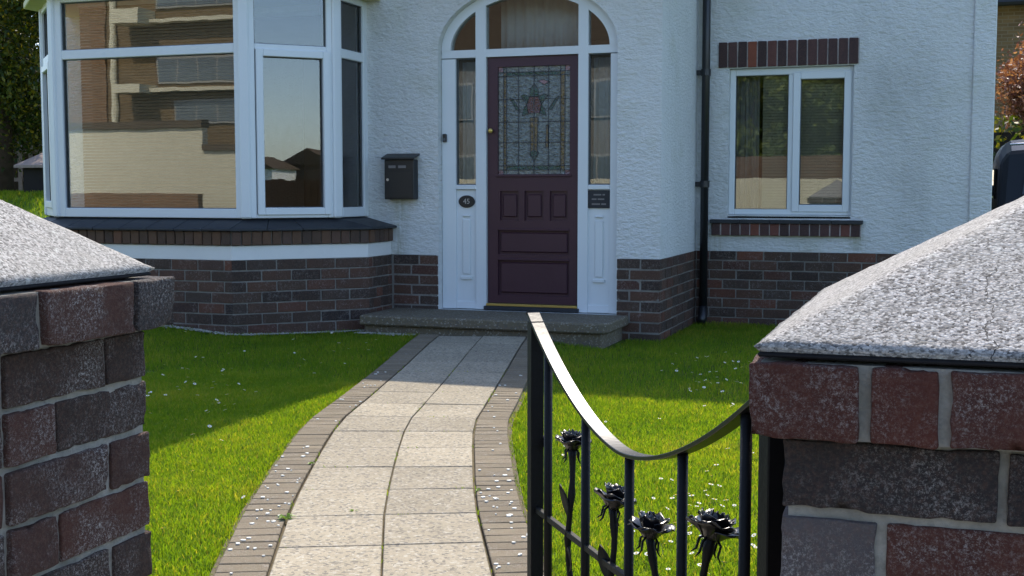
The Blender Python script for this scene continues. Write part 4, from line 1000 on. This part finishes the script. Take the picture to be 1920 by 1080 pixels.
# ------------------------------------------------------------------ foliage
def leaf_mesh(name, centers, size, mat, parent=None, squash=1.):
    n = len(centers); a = rng.normal(size=(n, 3)); a /= np.linalg.norm(a, axis=1)[:, None]; b = rng.normal(size=(n, 3)); b = np.cross(a, b); b /= np.linalg.norm(b, axis=1)[:, None]
    s = size * rng.uniform(.6, 1.3, n)[:, None]
    v = np.stack([centers - a * s * .5, centers + b * s * .28, centers + a * s * .5, centers - b * s * .28], 1).reshape(-1, 3)
    me = bpy.data.meshes.new(name); me.vertices.add(4 * n); me.vertices.foreach_set('co', v.reshape(-1)); me.loops.add(4 * n); me.loops.foreach_set('vertex_index', np.arange(4 * n, dtype=np.int32)); me.polygons.add(n); me.polygons.foreach_set('loop_start', (np.arange(n) * 4).astype(np.int32)); me.update(calc_edges=True)
    return link(name, me, mat, parent)
def crown_pts(n, c, rad, clumps, seed, shell=.55):
    rr = np.random.default_rng(seed); d = rr.normal(size=(clumps, 3)); d /= np.linalg.norm(d, axis=1)[:, None]
    cc = np.array(c) + d * rr.uniform(shell, 1, (clumps, 1)) * np.array(rad); k = rr.integers(0, clumps, n); cr = rr.uniform(.16, .34, clumps) * min(rad)
    off = rr.normal(size=(n, 3)) * .6; return cc[k] + off * cr[k][:, None], cc
def tree(name, label, base, h, rad, mat, n, size, seed, trunk=.14, clumps=46, group=None, cat='tree', low=.0):
    t = thing(name, label, cat, base, group); rr = random.Random(seed)
    c = (0, 0, h - rad[2] + low); pts, cc = crown_pts(n, c, rad, clumps, seed)
    tb = MB().tube([(0, 0, -.2), (.04, .03, h * .2), (-.05, .02, h * .45), (0, 0, h * .72)], [trunk * 1.25, trunk, trunk * .75, trunk * .3], 10).build('trunk', 'bark', t, smooth=True)
    for i in range(9):
        e = cc[rr.randrange(len(cc))]; z0 = h * rr.uniform(.25, .6)
        MB().tube([(0, 0, z0), (e[0] * .5, e[1] * .5, (z0 + e[2]) / 2 + .1), tuple(e)], [trunk * .42, trunk * .28, trunk * .08], 6).build('limb', 'bark', t)
    leaf_mesh('crown', pts, size, mat, t); return t
# behind the house to the left: a grassy bank, low store, trees
def bankz(x, y): return 1.28 * sm((y - 11.6) / 4.6) * sm((-8.3 - x) / 1.2) + noise.noise(Vector((x * .8, y * .8, 0))) * .04
tag(sheet('bank', -34, -7.8, 11.0, 30, -.15, 'bankgrass', 50, 44, bankz), 'sunlit grassy bank rising behind the house end')
P = np.stack([rng.uniform(-17, -9.5, 30000), rng.uniform(12.5, 17, 30000)], 1)
_old = gz
def _bank(x, y): return bankz(x, y) - .15
GZv = np.vectorize(_bank); make_grass('grass', P, .04, .09, .009, 'rough longer grass on the bank behind the house'); GZv = np.vectorize(gz)
st = thing('garden_store', 'low dark garden store with sloping pale felt roof on the bank', 'shed', (-12.68, 16.2, 1.05))
MB().box(-1.2, 1.2, 0, .9, 0, .5).build('body', 'sheddark', st); MB().add([(-1.28, -.12, .50), (1.28, -.12, .50), (1.28, 1.0, .86), (-1.28, 1.0, .86), (-1.28, -.12, .54), (1.28, -.12, .54), (1.28, 1.0, .90), (-1.28, 1.0, .90)], [(3, 2, 1, 0), (4, 5, 6, 7), (0, 1, 5, 4), (1, 2, 6, 5), (2, 3, 7, 6), (3, 0, 4, 7)]).build('roof', 'shedroof', st)
tree('garden_tree', 'dark leaved tree standing on the bank beside the low store', (-15.2, 17.2, 1.0), 6.2, (2.3, 1.8, 2.6), 'leaf_dark', 46000, .085, 1, .16, 80)
tree('garden_tree', 'tall dark tree with yellow green top behind the low store', (-17.6, 20.5, 1.1), 8.0, (3.0, 2.4, 3.7), 'leaf_dark', 50000, .11, 2, .2, 90)
hd = thing('hedge', 'dark evergreen hedge at the back of the bank', 'hedge', (-16, 21.5, 1.0)); hp = np.stack([rng.uniform(-9, 9, 16000), rng.normal(0, .5, 16000), rng.uniform(0, 2.2, 16000)], 1); leaf_mesh('foliage', hp, .12, 'leaf_dark', hd)
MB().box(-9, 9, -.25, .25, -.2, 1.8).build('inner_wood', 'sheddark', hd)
pf = thing('picket_fence', 'pale weathered picket fence beneath the dark trees', 'fence', (-15.0, 18.4, 1.1))
for i in range(14): MB().box(-1.6 + i * .24, -1.52 + i * .24, 0, .025, 0, .95 + .05 * (i % 2)).build('picket', 'shedroof', pf)
for z in (.25, .75): MB().box(-1.7, 1.8, .026, .06, z, z + .07).build('rail', 'shedroof', pf)
# to the right: drive, car, plum tree, neighbour
tree('plum_tree', 'copper leaved plum tree beside the neighbouring brick house', (2.1, 22.5, 0), 3.95, (1.5, 1.2, 1.0), 'leaf_copper', 34000, .075, 5, .1, 70)
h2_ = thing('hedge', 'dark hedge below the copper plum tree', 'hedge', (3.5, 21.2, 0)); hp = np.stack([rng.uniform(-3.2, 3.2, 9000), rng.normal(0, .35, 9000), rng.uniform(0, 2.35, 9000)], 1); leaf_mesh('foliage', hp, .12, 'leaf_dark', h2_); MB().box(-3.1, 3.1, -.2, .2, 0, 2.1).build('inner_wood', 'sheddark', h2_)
def windows_on(t, M, rects, mat='greyglass'):
    for (a, b, z0, z1) in rects:
        f = MB().box(a, b, -.06, -.003, z0, z1, M).build('window', 'dullwhite', t, bevel=.01)
        k = max(1, round((b - a) / .8))
        for i in range(k):
            w0 = a + .06 + (b - a - .06) * i / k; w1 = a + (b - a - .06) * (i + 1) / k
            MB().box(w0, w1, -.07, -.0605, z0 + .07, z1 - .07, M).build('pane', mat, f)
def bld(name, label, x0, x1, y0, y1, h, wall, rects_front, roofh=2.2, cat='house', face=1, group=None):
    """face=+1: front looks to +Y (at y1); -1: front looks to -Y (at y0)"""
    t = thing(name, label, cat, ((x0 + x1) / 2, (y0 + y1) / 2, 0), group); hx, hy = (x1 - x0) / 2, (y1 - y0) / 2
    MB().box(-hx, hx, -hy, hy, -.1, h).build('wall', wall, t)
    M = Matrix.Translation((0, -hy, 0)) if face < 0 else Matrix.Rotation(math.pi, 4, 'Z') @ Matrix.Translation((0, -hy, 0))
    windows_on(t, M, [((a if face < 0 else -b), (b if face < 0 else -a), z0, z1) for a, b, z0, z1 in rects_front])
    if roofh:
        e = .35; MB().add([(-hx - e, -hy - e, h + .003), (hx + e, -hy - e, h + .003), (hx + e, hy + e, h + .003), (-hx - e, hy + e, h + .003), (-hx - e, 0, h + roofh), (hx + e, 0, h + roofh)], [(3, 2, 1, 0), (0, 1, 5, 4), (2, 3, 4, 5), (1, 2, 5), (3, 0, 4)]).build('roof', 'darkroof', t)
    return t
nb = bld('neighbour_house', 'tan brick neighbouring house with white fascia and black gutter', .4, 11, 30, 39, 5.35, 'tan', [(2, 4, 1, 2.4), (-3, -1, 1, 2.4)], 2.5, face=-1)
MB().box(-5.7, 5.7, -4.95, -4.9, 5.32, 5.62).build('fascia', 'white', nb); MB().tube([(-5.7, -5.0, 5.27), (5.7, -5.0, 5.27)], .08, 8).build('gutter', 'blackpl', nb)
# ---- parked car (tail towards the street)
car = thing('parked_car', 'dark navy parked car on the drive beside the house', 'car', (1.40, 15.6, .012)); car.rotation_euler = (0, 0, math.pi)
prof = [(-2.15, .42), (-2.2, .75), (-2.05, .98), (-1.05, 1.12), (-.35, 1.62), (.2, 1.73), (1.5, 1.73), (1.95, 1.60), (2.15, 1.05), (2.2, .5), (2.1, .32), (-2.0, .30)]
vs = []; fs = []; npf = len(prof); secs = [(-.92, .90), (-.84, .985), (-.6, 1.), (0, 1.01), (.6, 1.), (.84, .985), (.92, .90)]
for x, k in secs:
    for y, z in prof:
        tum = max(0, (z - 1.0)) * .06; vs.append((x * (1 - tum), y * (.94 + .06 * k) , .3 + (z - .3) * (k if z > 1.0 else 1)))
for i in range(len(secs) - 1):
    for j in range(npf): a = i * npf + j; b = i * npf + (j + 1) % npf; fs.append((a, b, b + npf, a + npf))
fs += [tuple(range(npf))[::-1], tuple((len(secs) - 1) * npf + j for j in range(npf))]
bodyc = MB().add(vs, [f[::-1] for f in fs]).build('body', 'navy', car, bevel=.03, smooth=False)
MB().add([(-.66, -1.04, 1.15), (.66, -1.04, 1.15), (.58, -.42, 1.605), (-.58, -.42, 1.605), (-.66, -1.0, 1.10), (.66, -1.0, 1.10), (.58, -.38, 1.55), (-.58, -.38, 1.55)], [(0, 1, 2, 3), (7, 6, 5, 4), (0, 4, 5, 1), (2, 6, 7, 3), (1, 5, 6, 2), (3, 7, 4, 0)]).build('windscreen', 'carglass', car)
for s in (-1, 1):
    MB().box(s * .905 - .02, s * .905 + .02, -.55, 1.35, 1.1, 1.42).build('side_window', 'carglass', car, bevel=.01)
    MB().box(s * .62 - .16, s * .62 + .16, -2.17, -2.05, .74, .88).build('headlight', 'lamp', car, bevel=.03)
    MB().box(s * 1.0 - .09, s * 1.0 + .09, -.72, -.6, 1.12, 1.25).build('wing_mirror', 'navy', car, bevel=.03)
    for y in (-1.35, 1.35):
        wh = MB().tube([(s * .70, y, .32), (s * .93, y, .32)], .33, 24).build('wheel', 'tyre', car); MB().tube([(s * .9, y, .32), (s * .945, y, .32)], .21, 18).build('rim', 'chrome', wh)
MB().add([(-.62, 2.0, 1.58), (.62, 2.0, 1.58), (.68, 2.13, 1.15), (-.68, 2.13, 1.15), (-.62, 1.9, 1.58), (.62, 1.9, 1.58), (.68, 2.0, 1.15), (-.68, 2.0, 1.15)], [(0, 1, 2, 3)[::-1], (4, 5, 6, 7), (0, 1, 5, 4), (3, 7, 6, 2), (1, 2, 6, 5), (0, 4, 7, 3)]).build('rear_window', 'carglass', car)
for s in (-1, 1): MB().box(s * .74 - .1, s * .74 + .1, 2.05, 2.17, .85, 1.05).build('tail_light', 'wg_red', car, bevel=.02)
MB().tube([(-.8, 1.97, 1.655), (0, 1.99, 1.685), (.8, 1.97, 1.655)], .012, 8).build('roof_glint', 'chrome', car)  # chrome strip imitating the bright highlight along the roof edge
MB().box(-.42, .42, -2.2, -2.1, .55, .72).build('grille', 'blackpl', car, bevel=.02); MB().tube([(-.56, -.36, 1.65), (0, -.40, 1.685), (.56, -.36, 1.65)], .014, 8).build('roof_trim', 'chrome', car)

# ------------------------------------------------------------------ across the street (seen in the window glass)
fl = bld('apartment_block', 'tan brick apartment block with white balconies across the street', -33, -17.5, -26, -16, 10.5, 'tan', [(2.0, 4.9, 4.45, 5.3), (2.0, 4.9, 6.75, 8.2), (2.6, 4.9, 3.2, 3.95), (-5, -3.5, 4.3, 5.5)], 0, 'building')
MB().box(-7.74, .1, 5.003, 5.06, 0, 10.4).build('brick_panel', 'orange', fl)
MB().tube([(.42, 5.09, 0), (.42, 5.09, 10.4)], .11, 10).build('downpipe', 'cream', fl)
for z0, z1, xr in ((4.15, 4.42, 1.95), (6.25, 6.7, 1.95)):
    MB().box(.95, xr, 5.003, 5.9, z0, z1).build('balcony', 'cream', fl); MB().box(xr + .003, 5.2, 5.003, 5.4, z0 + .05, z0 + .16).build('balcony', 'cream', fl)
MB().box(-7.8, 7.8, -5.05, 5.07, 10.503, 10.7).build('roof', 'darkroof', fl)
cw = thing('cream_wall', 'tall cream rendered wall before the apartment block', 'wall', (-21.5, -14.1, 0))
MB().box(-6.0, 1.13, -.12, .12, -.1, 2.98).build('wall', 'cream', cw); MB().box(1.133, 3.0, -.12, .12, -.1, 2.32).build('wall', 'cream', cw)
MB().box(-6.05, 1.15, -.2, .2, 2.983, 3.2).build('coping', 'darkroof', cw); MB().box(1.153, 3.0, -.2, .2, 2.323, 2.5).build('coping', 'darkroof', cw)
tag(MB().box(-27, -19.75, -13.0, -12.75, -.1, 1.08).build('brick_garden_wall', 'orange', bevel=.01), 'low orange brick wall at the foot of the tall cream wall', 'wall')
tag(MB().box(-17.5, .5, -14.2, -14.0, -.1, 1.5).build('rendered_garden_wall', 'cream', bevel=.01), 'long low cream wall along the opposite pavement', 'wall')
tag(MB().box(-7.5, .5, -15.6, -15.3, -.1, 2.2).build('red_garden_wall', 'redb', bevel=.01), 'red brick wall behind the long low cream wall', 'wall')
bld('opposite_house', 'grey pebbledashed house with pale windows across the street', -16.8, -8.2, -27, -18, 5.4, 'greyhouse', [(-3.5, -1.8, .9, 2.3), (1.2, 3.2, .9, 2.3), (-3.4, -1.9, 3.4, 4.6), (1.3, 3.0, 3.4, 4.6), (-.6, .5, .1, 2.2)], 2.6)
for i, (x, y, hh) in enumerate(((-6.0, -18.5, 5.6), (-3.2, -19.5, 6.2), (-.2, -18.2, 5.4))):
    tree('street_tree', ['round green tree beside the grey pebbledashed house across the street', 'middle green tree behind the red brick wall across the street', 'green tree at the open end of the red brick wall'][i], (x, y, 0), hh, (2.3, 1.6, 2.4), 'leaf_mid', 15000, .24, 20 + i, .13, 30)
bf = thing('board_fence', 'brown board fence at the end of the front garden', 'fence', (8.6, 3.5, 0))
for i in range(74): MB().box(-.012, .012, -5.5 + i * .15, -5.36 + i * .15, 0, 1.38 + .01 * (i % 3)).build('board', 'fence', bf)
for z in (.35, 1.05): MB().box(.0125, .06, -5.5, 5.6, z, z + .08).build('rail', 'fence', bf)
w1 = bld('gabled_house', 'distant white house with brown roof down the street', 119, 124.5, -69, -63, 3.6, 'white', [], 1.6); 
bld('gabled_house', 'distant brown brick house down the street', 126, 136, -66, -58, 4.2, 'redb', [], 2.0)

# fine moss and grass in the path joints
MP = []
for i in range(420):
    tt = dr.uniform(1.0, TOT - 1.0)
    if noise.noise(Vector((tt * 2.3, i % 3, 0))) < .06: continue
    o = (0, -WL - .003, WR + .003)[i % 3] + dr.gauss(0, .002); q = at_len(tt, o); MP.append((q.x, q.y))
for i in range(500):
    r_ = dr.randrange(2, 17); tt = .05 + r_ * ROW; o = dr.uniform(-WL, WR)
    if tt < TOT - .4 and noise.noise(Vector((o * 7, r_ * 3.3, 5))) > .12: q = at_len(tt + dr.gauss(0, .002), o); MP.append((q.x, q.y))
GZv = np.vectorize(lambda x, y: gz(x, y) + .028); make_grass('moss', np.array(MP), .006, .016, .004, 'fine moss and grass in the joints of the path')

sky_hedge = thing('hedge', 'added tall green hedge screening the sky behind the trees across the street', 'hedge', (-3, -22.5, 0)); hp = np.stack([rng.uniform(-7, 7, 16000), rng.normal(.3, .35, 16000), rng.uniform(0, 7.4, 16000)], 1); leaf_mesh('foliage', hp, .3, 'leaf_mid', sky_hedge); MB().box(-7, 7, -.4, .1, -.1, 7.1).build('inner_wood', 'sheddark', sky_hedge)  # hedge added to keep bright sky out of the recessed window's reflection
